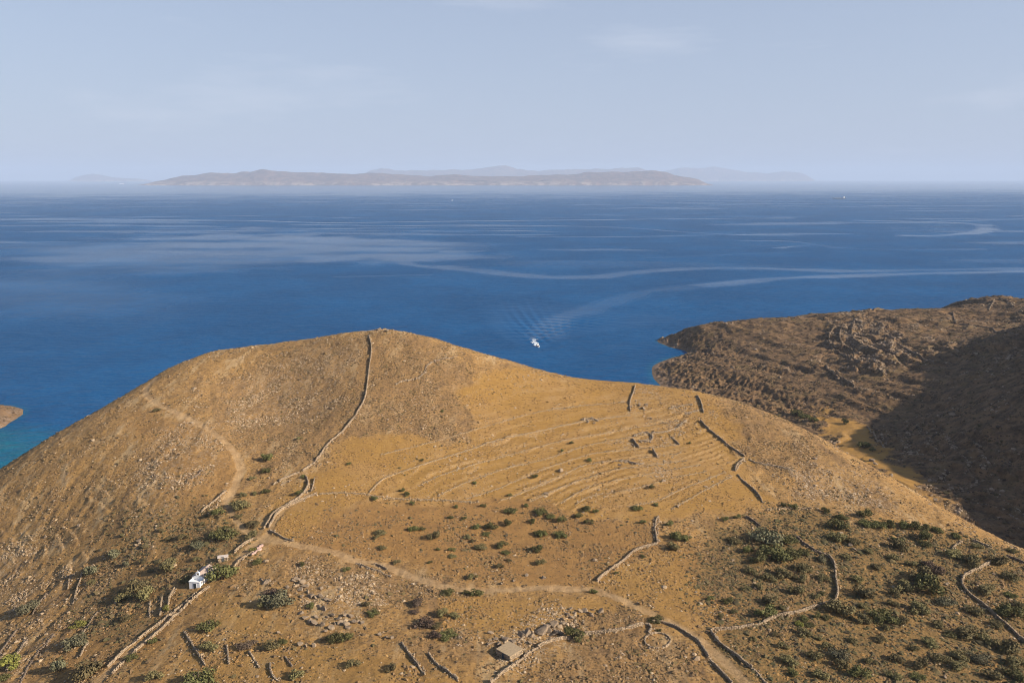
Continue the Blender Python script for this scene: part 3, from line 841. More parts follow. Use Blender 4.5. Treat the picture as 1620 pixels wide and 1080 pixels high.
island('island', [(108, 283), (125, 279), (148, 275), (160, 277), (178, 281), (215, 283), (240, 284)], 48000, 3000, 96)

# ---------------------------------------------------------------- summer haze over the channel
def haze_box():
    x, y0, y1, z0, z1 = 72000, -4000, 66000, -14, 1000
    v = [(sx * x, yy, zz) for zz in (z0, z1) for sx, yy in ((-1, y0), (1, y0), (1, y1), (-1, y1))]
    q = [(3, 2, 1, 0), (4, 5, 6, 7), (0, 1, 5, 4), (1, 2, 6, 5), (2, 3, 7, 6), (3, 0, 4, 7)]
    me = mesh_np('haze', v, q)
    m = bpy.data.materials.new('haze air'); m.use_nodes = True
    t = m.node_tree
    for n in list(t.nodes):
        if n.type == 'BSDF_PRINCIPLED': t.nodes.remove(n)
    pv = t.nodes.new('ShaderNodeVolumePrincipled')
    pv.inputs['Color'].default_value = (0.55, 0.67, 0.87, 1)
    pv.inputs['Density'].default_value = 3.6e-5
    pv.inputs['Anisotropy'].default_value = 0.0
    t.links.new(pv.outputs['Volume'], [n for n in t.nodes if n.type == 'OUTPUT_MATERIAL'][0].inputs['Volume'])
    me.materials.append(m)
    tag(link('haze', me), kind='stuff')
haze_box()
# ---------------------------------------------------------------- materials of the things
def stone_mat(name, a, b, c, scale=2.0):
    m = MT(name)
    g = m.n('ShaderNodeNewGeometry')
    ramp = m.n('ShaderNodeValToRGB')
    ramp.color_ramp.elements[0].color = (*a, 1); ramp.color_ramp.elements[1].color = (*c, 1)
    e = ramp.color_ramp.elements.new(0.5); e.color = (*b, 1)
    m.l(g.outputs['Random Per Island'], ramp.inputs['Fac'])
    col = m.mix(m.rng(m.noise(scale, 5, 0.65), 0.40, 0.72), ramp.outputs['Color'], (0.13, 0.10, 0.075))
    return m.done(col, m.bump(m.noise(scale * 2.5, 4, 0.65), 0.6, 0.08), 0.9)
WALL_MAT = stone_mat('dry stone', (0.335, 0.25, 0.162), (0.41, 0.315, 0.215), (0.235, 0.17, 0.11))
TERR_MAT = stone_mat('terrace stone', (0.37, 0.255, 0.135), (0.43, 0.31, 0.18), (0.28, 0.19, 0.10))
DARK_WALL_MAT = stone_mat('dark dry stone', (0.20, 0.145, 0.10), (0.26, 0.195, 0.14), (0.13, 0.095, 0.07))
ROCK_MAT = stone_mat('weathered schist', (0.315, 0.235, 0.155), (0.38, 0.29, 0.195), (0.235, 0.175, 0.12), 0.9)

HEAD_ROCK = stone_mat('headland schist', (0.215, 0.15, 0.095), (0.27, 0.195, 0.125), (0.14, 0.098, 0.064), 0.5)

def flat_mat(name, col, rough=0.7, spec=0.3, var=0.0, metallic=0.0):
    m = MT(name)
    m.b.inputs['Specular IOR Level'].default_value = spec
    m.b.inputs['Metallic'].default_value = metallic
    c = col
    if var:
        c = m.mix(m.rng(m.noise(1.7, 5, 0.65), 0.35, 0.7), col, tuple(x * (1 - var) for x in col))
    return m.done(c, None, rough)

# ---------------------------------------------------------------- dry stone walls
_T = np.array([[sx, sy, sz] for sz in (-1, 1) for sy in (-1, 1) for sx in (-1, 1)], float)
_Q = np.array([(0, 2, 3, 1), (4, 5, 7, 6), (0, 1, 5, 4), (1, 3, 7, 5), (3, 2, 6, 7), (2, 0, 4, 6)])

def stones_mesh(name, cen, half, yaw, rng, jit=0.22):
    n = len(cen)
    t = _T[None] * (1 + rng.uniform(-jit, jit, (n, 8, 3))) * half[:, None, :]
    pit, rol = rng.normal(0, 0.10, n), rng.normal(0, 0.10, n)
    x, y, z = t[..., 0], t[..., 1], t[..., 2]
    z = z + x * pit[:, None] + y * rol[:, None]
    c, s = np.cos(yaw)[:, None], np.sin(yaw)[:, None]
    V = np.stack([x * c - y * s, x * s + y * c, z], -1) + cen[:, None, :]
    Q = (_Q[None] + (np.arange(n) * 8)[:, None, None]).reshape(-1, 4)
    return mesh_np(name, V.reshape(-1, 3), Q)

def resample(P, step):
    d = np.r_[0, np.cumsum(np.hypot(*(np.diff(P[:, :2], axis=0).T)))]
    s = np.arange(0, d[-1], step)
    return np.c_[np.interp(s, d, P[:, 0]), np.interp(s, d, P[:, 1])], s, d[-1]

WALL_N = [0]
def wall(uv, label, h=0.95, w=0.65, name='stone_wall', cat='wall', mat=None, size=None, group=None, smooth=3, closed=False, gaps=0.05, rubble=0.35):
    WALL_N[0] += 1
    rng = np.random.default_rng(100 + WALL_N[0])
    h, w = h * 0.74, w * 0.60
    if np.mean([p[0] for p in uv]) < 470 and np.mean([p[1] for p in uv]) > 890 and 'path' not in label: h *= 0.72
    G = ground(dense(uv, 3.0))
    k = smooth
    if len(G) > 2 * k + 1:
        pad = np.vstack([np.repeat(G[:1], k, 0), G, np.repeat(G[-1:], k, 0)])
        G = np.stack([np.convolve(pad[:, c], np.ones(2 * k + 1) / (2 * k + 1), 'valid') for c in range(3)], 1)
    dist = math.sqrt(G[:, 0].mean() ** 2 + G[:, 1].mean() ** 2)
    size = size or np.clip(0.42 * dist / 230, 0.38, 1.3)
    P, s, length = resample(G, size)
    if len(P) < 2: P = G[[0, -1], :2]
    T = np.gradient(P, axis=0)
    yaw0 = np.arctan2(T[:, 1], T[:, 0])
    zg = H(P[:, 0], P[:, 1])
    prof = h * (1 + 0.22 * fbm(s, s * 0, 5.0, 3, WALL_N[0]) * 1.6) if len(s) == len(P) else np.full(len(P), h)
    prof = np.where(fbm(np.arange(len(P)) * size, np.zeros(len(P)) + WALL_N[0] * 3.7, 6.0, 2, 9) > 0.62 - gaps * 4, prof * 0.45, prof)
    courses = max(2, int(round(h / 0.32)))
    cen, half, yaw = [], [], []
    for c in range(courses):
        lo, hi = c / courses, (c + 1) / courses
        for side in (-1, 1):
            off = rng.uniform(-0.25, 0.25, len(P)) * size
            ww = w * (1 - 0.25 * lo) * 0.5
            nrm = np.stack([-np.sin(yaw0), np.cos(yaw0)], 1)
            p = P + T / np.maximum(np.hypot(T[:, 0], T[:, 1])[:, None], 1e-6) * (off + size * 0.5 * (c % 2))[:, None] + nrm * (side * (ww * 0.5 + rng.uniform(-0.05, 0.07, len(P))))[:, None]
            z = np.where(c == 0, zg - 0.30, zg + lo * prof)
            top = zg + hi * prof
            keep = rng.random(len(P)) > (0.12 if c == courses - 1 else 0.0)
            cen.append(np.c_[p, (z + top) / 2][keep])
            half.append(np.c_[rng.uniform(0.38, 0.62, len(P)) * size, ww * rng.uniform(0.42, 0.72, len(P)), (top - z) / 2 * rng.uniform(0.8, 1.3, len(P))][keep])
            yaw.append((yaw0 + rng.normal(0, 0.12, len(P)))[keep])
    if rubble:
        m = rng.random(len(P)) < rubble
        p = P[m] + np.stack([-np.sin(yaw0[m]), np.cos(yaw0[m])], 1) * (rng.choice([-1, 1], m.sum()) * rng.uniform(0.5, 1.6, m.sum()) * max(w, 0.6))[:, None]
        r = rng.uniform(0.10, 0.24, m.sum()) * size / 0.42
        cen.append(np.c_[p, H(p[:, 0], p[:, 1]) + r * 0.35]); half.append(np.c_[r * 1.2, r, r * 0.8]); yaw.append(rng.uniform(0, 3.14, m.sum()))
    cen, half, yaw = np.vstack(cen), np.vstack(half), np.concatenate(yaw)
    base = np.array([P[:, 0].mean(), P[:, 1].mean(), zg.min()])
    me = stones_mesh('stones', cen - base, half, yaw, rng)
    root = empty(name, base, 0, label, cat, group)
    tag(link('stones', me, root, mat or WALL_MAT), kind='stuff')
    return root

W = wall
W([(582, 528), (586, 540), (588, 555), (585, 575), (583, 592), (580, 615), (577, 632), (562, 658), (541, 684), (517, 704), (507, 721), (490, 738), (476, 747)], "long dry stone wall dropping from the hilltop down the fold to the oval pen", 1.15, 0.8)
W([(431, 768), (444, 759), (463, 752), (476, 747)], "curved stone wall closing the upper side of the oval pen below the long wall", 0.9)
W([(480, 752), (486, 756), (490, 762), (487, 771), (484, 777), (477, 785), (463, 793), (447, 804), (436, 809), (426, 822), (416, 840)], "stone wall along the left side of the walled lane between pen and track fork", 1.1, 0.7)
W([(497, 755), (499, 762), (494, 770), (491, 781)], "short stone wall stub beside the right end of the oval pen", 0.9)
W([(503, 782), (491, 785), (470, 794), (450, 803), (440, 810), (432, 822), (424, 838)], "stone wall along the right side of the walled lane above the track fork", 1.1, 0.7)
W([(424, 838), (436, 844), (450, 852), (467, 857)], "low stone wall running from lane corner along the dirt track fork", 0.7)
W([(443, 770), (447, 764), (456, 760), (464, 760)], "faint low stone arc inside the oval pen", 0.45, 0.5)
W([(503, 782), (540, 780), (575, 782), (610, 788), (650, 790), (690, 791), (730, 793), (760, 795)], "low ruined pale wall along the foot of the ochre terraces", 0.45, 0.8, mat=TERR_MAT, rubble=0.8)
W([(943, 922), (948, 915), (955, 909), (968, 900), (983, 890), (997, 877), (1008, 869), (1024, 864), (1041, 861)], "stone wall climbing from the dirt track bend across the ochre field", 1.15, 0.75)
W([(1041, 861), (1038, 852), (1037, 844), (1038, 836), (1033, 829), (1040, 822), (1043, 814)], "broken zigzag stone wall at the upper end of the ochre field", 0.9, 0.8, rubble=0.9)
W([(774, 1082), (790, 1068), (806, 1057), (818, 1050), (830, 1039), (842, 1030), (858, 1020), (874, 1013), (893, 1010), (912, 1007), (933, 1003), (960, 999), (990, 995), (1006, 991), (1020, 987)], "long sinuous stone wall from flat roofed hut to the threshing circle", 1.1, 0.8)
W([(1020, 987), (1027, 989), (1030, 996), (1026, 1001)], "short hooked stone wall next to the round threshing floor", 0.9, 0.8)
W([(1061 + 0, 1013), (1058, 1019), (1050, 1024), (1040, 1025.5), (1030, 1024), (1022, 1019), (1019.5, 1013), (1022, 1007), (1030, 1002.5), (1040, 1001), (1051, 1003), (1058, 1007), (1061, 1013)], "round stone kerb of the old threshing floor beside the lane", 0.5, 0.55, name='threshing_floor', cat='threshing floor', smooth=1, gaps=-0.2, rubble=0.1)
W([(1030, 984), (1052, 986), (1068, 992), (1082, 1000), (1098, 1010), (1110, 1022), (1119, 1038), (1130, 1052), (1142, 1064), (1160, 1084)], "dark stone wall along the near side of the lane at the bottom edge", 1.1, 0.7)
W([(1123, 997), (1130, 1008), (1143, 1022), (1157, 1031), (1170, 1041), (1184, 1054), (1198, 1064), (1214, 1084)], "stone wall along the far side of the lane at the bottom edge", 1.05, 0.7)
W([(1123, 997), (1140, 995), (1160, 995), (1182, 991), (1203, 987), (1214, 981), (1224, 977), (1246, 972), (1267, 968), (1282, 962), (1297, 958)], "pale stone wall from lane corner along the shrubby slope", 1.1, 0.75)
W([(1300, 958), (1313, 954), (1323, 949), (1327, 942), (1324, 928), (1322, 913), (1322, 900), (1320, 892), (1315, 884), (1308, 878)], "kinked stone wall standing upright across the shrubby slope with a dark shadow", 1.35, 0.8)
W([(1308, 878), (1294, 874), (1282, 866), (1268, 858), (1260, 848)], "ruined dark wall running up from the kinked wall", 0.8, 0.7, mat=DARK_WALL_MAT, rubble=0.8)
W([(1570, 888), (1558, 895), (1547, 900), (1533, 906), (1523, 913), (1520, 920), (1523, 930), (1531, 938), (1540, 945), (1548, 951), (1560, 961), (1570, 970), (1582, 980), (1594, 990), (1607, 1003), (1630, 1024)], "stone wall with a hooked top on the shrubby slope at the right edge", 1.15, 0.75)
W([(1507, 868), (1513, 862), (1521, 857)], "tiny pale wall fragment below the right crest", 0.8)
W([(1537, 855), (1552, 860), (1571, 868)], "short wall on the crest above the hooked wall", 0.9)
W([(1591, 879), (1606, 885), (1624, 893)], "short dark wall at the right edge of the crest", 0.9, mat=DARK_WALL_MAT)
W([(1100, 624), (1108, 632), (1110, 640), (1111, 647), (1114, 656)], "thick dark edged wall dropping from the saddle of the crest", 1.2, 0.8)
W([(1106, 663), (1111, 669), (1117, 676), (1127, 685), (1138, 693), (1147, 701), (1156, 708), (1168, 716), (1180, 724)], "straight diagonal wall bordering the ochre terraces on their right", 1.2, 0.75)
W([(1165, 748), (1170, 755), (1176, 761), (1186, 770), (1197, 779), (1208, 797)], "diagonal wall continuing below the ruined fold to the field edge", 1.0)
W([(1180, 724), (1172, 728), (1167, 735), (1160, 741), (1165, 748)], "ruined stone fold between the two diagonal walls", 1.0, 0.9, rubble=0.9)
W([(1183, 727), (1205, 734), (1230, 738), (1260, 746)], "low broken wall running right from the ruined fold", 0.7, 0.8, rubble=0.8)
W([(1005, 608), (1004, 619), (998, 630), (995, 639), (998, 652)], "short wall falling from the crest above the terraces", 1.1, 0.7)
W([(1060, 646), (1078, 642), (1098, 639)], "low field wall just under the saddle of the crest", 0.7)
W([(1080, 654), (1095, 652), (1109, 648)], "small low wall beside the dark edged saddle wall", 0.6)
W([(1030, 685), (1045, 684), (1060, 682), (1071, 676), (1080, 670), (1089, 663)], "pale wall slanting up through the ruined terrace enclosures", 0.8, 0.8, rubble=0.7)
W([(1000, 691), (1012, 686), (1024, 683), (1032, 690), (1036, 697), (1020, 699), (1008, 697)], "ruined stone enclosure on the upper terraces", 0.8, 0.8, rubble=1.0)
W([(1001, 695), (1005, 701), (1010, 708)], "stub wall with dark shadow under the ruined enclosure", 1.2, 0.7)
W([(1062, 691), (1068, 697), (1075, 704)], "thin diagonal wall right of the ruined enclosure", 1.0, 0.6)
W([(1033, 713), (1036, 718), (1039, 723)], "very short thick wall in the middle of the upper terraces", 1.3, 0.8)
W([(978, 730), (990, 729), (1003, 732), (1011, 737), (1020, 733)], "broken line of pale stones on the middle terraces", 0.7, 0.8, rubble=1.0)
W([(920, 666), (930, 661), (940, 662), (948, 668)], "tumbled pale stone heap at the end of the curved terrace wall", 0.8, 1.4, rubble=1.5, cat='stone heap', name='stone_heap')
W([(1210, 808), (1218, 805), (1230, 805), (1258, 805), (1287, 806)], "pale bank wall behind the shrubby slope", 1.0, 0.8, mat=TERR_MAT, rubble=0.5)
W([(1178, 817), (1192, 824), (1204, 835)], "short dark wall among grey shrubs under the pale bank", 1.0, mat=DARK_WALL_MAT)
W([(623, 608), (640, 603), (655, 599), (667, 597), (672, 589), (673, 580), (682, 574), (697, 568), (720, 566)], "faint stepped wall across the brown scrub near the top", 0.55, 0.6, rubble=0.6)
W([(317, 812), (328, 801), (340, 792), (350, 784), (360, 775)], "straight pale wall left of the upper dirt track", 1.0, 0.7)
W([(370, 876), (378, 867), (390, 859), (404, 852)], "stone wall on the left side of the chapel lane", 1.1, 0.7)
W([(368, 898), (376, 890), (386, 881), (394, 877), (404, 873)], "stone wall on the right side of the chapel lane", 0.9, 0.6)
W([(313, 936), (300, 948), (287, 959), (273, 970), (260, 980), (246, 991), (233, 1000), (217, 1013), (200, 1026), (186, 1040), (170, 1056)], "long upper wall of the walled path running down from the chapel", 0.9, 0.7)
W([(333, 927), (322, 935), (310, 944), (296, 957), (282, 970), (268, 983), (258, 993), (247, 1003), (231, 1016), (214, 1030), (196, 1047), (176, 1067)], "long lower wall of the walled path running down from the chapel", 0.9, 0.7)
W([(278, 930), (271, 939), (267, 948), (266, 958), (265, 970)], "terrace wall nearest to the chapel above the path", 1.1)
W([(258, 942), (254, 952), (255, 962), (253, 976)], "second terrace wall left of the chapel", 0.9)
W([(239, 949), (236, 960), (237, 978)], "third terrace wall left of the chapel, the shortest", 0.8)
W([(152, 893), (141, 897), (133, 902), (128, 914), (124, 926), (119, 942), (115, 957)], "hooked terrace wall beside a grey shrub on the left slope", 1.0)
W([(113, 908), (108, 917), (110, 926), (107, 934)], "crooked stone ledge wall left of the hooked terrace wall", 0.9, mat=ROCK_MAT)
W([(76, 937), (66, 950), (56, 962), (50, 974)], "dark ledge wall behind the grey bush on the left slope", 0.9, mat=DARK_WALL_MAT)
W([(30, 993), (18, 1008), (8, 1022), (-4, 1038)], "upper stone ledge at the left edge of the picture", 0.8, mat=DARK_WALL_MAT)
W([(87, 1001), (76, 1016), (62, 1030), (50, 1046), (42, 1060), (32, 1082)], "long dark stone ledge running to the bottom left corner", 0.8, mat=DARK_WALL_MAT)
W([(40, 1006), (38, 1018), (30, 1030), (20, 1046), (10, 1062)], "pale rock ledge beside a yellowish bush in the bottom left", 0.8, 1.1, mat=ROCK_MAT)
W([(157, 965), (146, 978), (138, 992), (130, 1004)], "broken stone ledge above the grey bush in lower left", 0.8, mat=ROCK_MAT)
W([(140, 1012), (134, 1024), (126, 1040)], "short stone ledge right of the grey bush in lower left", 0.8, mat=ROCK_MAT)
W([(290, 997), (300, 1012), (310, 1029), (318, 1041), (326, 1054)], "low wall slanting down through golden grass below the path", 0.7)
W([(358, 1018), (361, 1034), (362, 1054)], "short upright wall in the golden grass under the chapel", 0.9)
W([(393, 1029), (402, 1042), (411, 1058)], "short slanting wall in the scrub below the rocky outcrop", 0.8)
W([(428, 1046), (427, 1058), (431, 1070), (443, 1078)], "curved wall of a small ruined pen at the bottom edge", 0.9)
W([(450, 1037), (458, 1048), (464, 1056)], "dark wall behind the small ruined pen at the bottom edge", 0.8, mat=DARK_WALL_MAT)
W([(634, 1015), (643, 1028), (650, 1037), (661, 1052), (674, 1070)], "left one of two parallel slanting walls at the bottom", 0.8)
W([(677, 1032), (684, 1043), (694, 1053), (708, 1063), (727, 1078)], "right one of two parallel slanting walls at the bottom", 0.9)
W([(562, 891), (574, 895), (588, 900), (606, 907), (620, 914)], "low stone edging under the dirt track where it bends", 0.6, mat=ROCK_MAT)
W([(592, 893), (600, 895), (612, 901)], "tiny roofless stone shelter wall at the track edge", 0.9)
W([(304, 757), (312, 752), (320, 744)], "short dark rock wall on the golden slope left of the track", 0.9, mat=DARK_WALL_MAT)
# the headland across the inlet
W([(1253, 503.5), (1290, 500.5), (1327, 498.5), (1352, 499.5), (1373, 503), (1388, 510), (1398, 518), (1407, 530), (1414, 540), (1426, 548), (1441, 555), (1456, 564), (1471, 573), (1482, 577)], "long thin dark wall crossing the far headland from its ridge", 1.6, 1.3, mat=DARK_WALL_MAT, size=1.6)
W([(1507, 494), (1509, 503), (1513, 513)], "short wall on the headland ridge below the rocky knoll", 1.6, 1.2, mat=DARK_WALL_MAT, size=1.6)
W([(1515, 513), (1540, 515.5), (1564, 519), (1590, 525), (1613, 532)], "thin wall reaching the right edge of the far headland", 1.5, 1.2, mat=DARK_WALL_MAT, size=1.6)
W([(1573, 474), (1569, 482), (1565, 490)], "short wall up the face of the rocky knoll", 1.6, 1.2, size=1.6)
W([(1370, 673), (1380, 684), (1387, 697), (1396, 703), (1404, 709)], "pale wall beside the ochre valley floor in the shade", 1.4, 1.1, size=1.1)
# the bent rock bands of the headland
for uv, lab, hh in (([(1322, 516), (1314, 526), (1311, 540), (1317, 552), (1330, 560), (1346, 567), (1362, 574)], "outer bent rock band on the far headland", 3.4),
                    ([(1336, 513), (1329, 524), (1329, 538), (1338, 549), (1355, 558), (1375, 566)], "middle bent rock band on the far headland", 3.0),
                    ([(1352, 511), (1347, 523), (1350, 536), (1366, 547), (1390, 556)], "inner bent rock band on the far headland", 2.6),
                    ([(1388, 548), (1402, 555), (1418, 562)], "short rock band right of the bent bands on the far headland", 2.4),
                    ([(1322, 590), (1337, 601), (1352, 611)], "slanting rock rib under the bent bands on the far headland", 2.6),
                    ([(1306, 578), (1318, 590), (1330, 602)], "lower slanting rock rib on the far headland", 2.0),
                    ([(1044, 538), (1056, 531), (1068, 523)], "craggy rock rib along the tip of the far headland", 2.6),
                    ([(1500, 484), (1520, 478), (1545, 475), (1570, 473), (1592, 476), (1604, 486)], "craggy rock rim on top of the rocky knoll", 2.4)):
    W(uv, lab, hh, 2.6, name='rock_band', cat='rock outcrop', mat=HEAD_ROCK, size=2.6, gaps=0.12, rubble=0.6, smooth=1)
# field terraces: each riser that can be followed is a wall of its own
TLAB = {0.0: "curved main terrace wall, the longest and uppermost on the ochre slope", 1.0: "second terrace wall down on the ochre slope", 2.0: "third terrace wall down on the ochre slope", 3.0: "fourth terrace wall down on the ochre slope",
        4.0: "fifth terrace wall down on the ochre slope", 5.0: "sixth terrace wall down, in the middle of the ochre slope", 6.0: "seventh terrace wall down on the ochre slope", 7.0: "eighth terrace wall down, just above the shrub line",
        8.0: "lower right terrace wall ending at the diagonal wall", 9.0: "lowest pale terrace wall at the right foot of the ochre slope", -1.0: "faint grassy terrace edge above the curved main terrace wall"}
for val, poly in TERRACE:
    if val in TLAB:
        W(poly, TLAB[val], 0.50 if val == 0 else 0.34, 1.0 if val == 0 else 0.8, name='terrace_wall', cat='terrace wall', mat=TERR_MAT, size=0.42, group='old field terraces on the ochre slope', gaps=0.02 if val == 0 else 0.14, rubble=0.35)
# ---------------------------------------------------------------- shrubs
def leaf_mat(name, a, b, c):
    m = MT(name)
    g = m.n('ShaderNodeNewGeometry'); oi = m.n('ShaderNodeObjectInfo')
    ramp = m.n('ShaderNodeValToRGB')
    ramp.color_ramp.elements[0].color = (*a, 1); ramp.color_ramp.elements[1].color = (*c, 1)
    e = ramp.color_ramp.elements.new(0.5); e.color = (*b, 1)
    m.l(g.outputs['Random Per Island'], ramp.inputs['Fac'])
    hs = m.n('ShaderNodeHueSaturation')
    m.l(ramp.outputs['Color'], hs.inputs['Color'])
    m.l(m.rng(oi.outputs['Random'], 0, 1, 0.75, 1.25, False), hs.inputs['Value'])
    m.l(m.rng(oi.outputs['Random'], 0, 1, 0.485, 0.515, False), hs.inputs['Hue'])
    return m.done(hs.outputs['Color'], None, 0.8)
LEAF = {'g': leaf_mat('green leaves', (0.100, 0.098, 0.034), (0.138, 0.130, 0.050), (0.058, 0.060, 0.023)),
        'o': leaf_mat('olive leaves', (0.140, 0.118, 0.052), (0.180, 0.150, 0.070), (0.082, 0.072, 0.034)),
        's': leaf_mat('grey green leaves', (0.125, 0.118, 0.068), (0.155, 0.145, 0.088), (0.090, 0.085, 0.050)),
        'y': leaf_mat('yellow green leaves', (0.160, 0.150, 0.035), (0.200, 0.185, 0.050), (0.110, 0.110, 0.030)),
        'd': leaf_mat('dry twigs', (0.120, 0.085, 0.060), (0.155, 0.112, 0.080), (0.080, 0.058, 0.042))}
BARK = flat_mat('grey bark', (0.11, 0.085, 0.06), 0.9, 0.1, 0.4)
KIND_WORD = {'g': 'dark green', 'o': 'olive green', 's': 'grey green', 'y': 'yellowish green', 'd': 'dry greyish'}

def crown_mesh(seed, lobes, flat, n=430, leaf=0.105):
    r = np.random.default_rng(seed)
    c = np.c_[r.uniform(-0.52, 0.52, lobes), r.uniform(-0.46, 0.46, lobes), r.uniform(0.30, 0.66, lobes) * flat]
    rad = r.uniform(0.22, 0.40, lobes)
    k = r.choice(lobes, n, p=rad ** 2 / (rad ** 2).sum())
    d = r.normal(size=(n, 3)); d /= np.linalg.norm(d, axis=1)[:, None]
    p = c[k] + d * (rad[k] * r.uniform(0.55, 1.08, n))[:, None] * np.array([1, 1, 0.85 * flat])
    p[:, 2] = np.maximum(p[:, 2], 0.03)
    nn = d + r.normal(0, 0.55, (n, 3)); nn /= np.linalg.norm(nn, axis=1)[:, None]
    a = np.cross(nn, r.normal(size=(n, 3))); a /= np.linalg.norm(a, axis=1)[:, None]
    b = np.cross(nn, a)
    sz = leaf * r.uniform(0.55, 1.25, n)[:, None]
    V = np.stack([p - a * sz * 1.15, p - b * sz * 0.7 + nn * sz * 0.25, p + a * sz * 1.15, p + b * sz * 0.7 + nn * sz * 0.25], 1)
    return mesh_np('crown', V.reshape(-1, 3), np.arange(n * 4).reshape(-1, 4))

def stems_mesh(seed, flat):
    r = np.random.default_rng(seed)
    V, Q = [], []
    for k in range(5):
        a = r.uniform(0, 6.28); tip = np.array([math.cos(a) * r.uniform(.2, .45), math.sin(a) * r.uniform(.2, .45), r.uniform(.35, .6) * flat])
        root = np.array([math.cos(a) * .05, math.sin(a) * .05, -0.10])
        for t, w in ((0, .045), (.5, .032), (1, .014)):
            c = root + (tip - root) * t + np.array([0, 0, 0.06 * math.sin(t * 3.14)])
            for q in range(5):
                V.append(c + np.array([math.cos(q * 1.257) * w, math.sin(q * 1.257) * w, 0]))
        b0 = k * 15
        for lv in range(2):
            for q in range(5):
                Q.append((b0 + lv * 5 + q, b0 + lv * 5 + (q + 1) % 5, b0 + lv * 5 + 5 + (q + 1) % 5, b0 + lv * 5 + 5 + q))
    return mesh_np('trunk', V, Q)
CROWNS, STEMS = {}, [stems_mesh(800 + k, f) for k, f in enumerate((0.9, 0.7, 1.1))]
for kd in LEAF:
    CROWNS[kd] = [crown_mesh(500 + ord(kd) * 7 + k, lb, fl, n, lf) for k, (lb, fl, n, lf) in enumerate(((7, 0.85, 1100, 0.060), (11, 0.66, 1250, 0.055), (6, 1.0, 1000, 0.062), (14, 0.55, 1300, 0.052)))]
    for me in CROWNS[kd]: me.materials.append(LEAF[kd])
for me in STEMS: me.materials.append(BARK)

MARKS = [('the white chapel', 314, 915), ('the track fork', 430, 852), ('the oval pen', 462, 768), ('the upper dirt track', 370, 740), ('the hooked terrace wall', 128, 925), ('the path below the chapel', 215, 1025),
         ('the bottom left ledges', 55, 1035), ('the rocky outcrop', 520, 940), ('the bottom scrub', 600, 1060), ('the parallel bottom walls', 690, 1045), ('the track bend', 720, 930), ('the flat roofed hut', 806, 1032),
         ('the threshing circle', 1040, 1012), ('the ruined pale foot wall', 650, 795), ('the open ochre field', 760, 850), ('the middle of the basin', 880, 845), ('the terraces foot', 880, 808), ('the broken zigzag wall', 1040, 835),
         ('the middle terraces', 900, 720), ('the wall climbing from the track', 985, 890), ('the pale bank wall', 1245, 808), ('the row of green bushes', 1430, 830), ('the grey thicket', 1205, 850), ('the kinked wall', 1322, 915),
         ('the lane corner', 1125, 997), ('the pale wall corner', 1230, 975), ('the bottom lane walls', 1190, 1060), ('the hooked right wall', 1525, 915), ('the right crest', 1500, 860), ('the right edge', 1600, 980),
         ('the middle of the shrubby slope', 1420, 940), ('the lower shrubby slope', 1380, 1030), ('the lower right corner', 1560, 1050), ('the ochre valley floor', 1330, 680), ('the left slope', 180, 880)]
def where(u, v):
    n, a, b = min(MARKS, key=lambda m: (m[1] - u) ** 2 + ((m[2] - v) * 1.5) ** 2)
    du, dv = u - a, (v - b) * 1.5
    q = math.hypot(du, dv)
    if q < 9: return 'right at ' + n
    s = ('right of ' if du > 0 else 'left of ') if abs(du) > abs(dv) * 1.6 else ('below ' if dv > 0 else 'above ') if abs(dv) > abs(du) * 1.6 else ('below and ' if dv > 0 else 'above and ') + ('right of ' if du > 0 else 'left of ')
    return ('close ' if q < 24 else '' if q < 48 else 'off ') + s + n

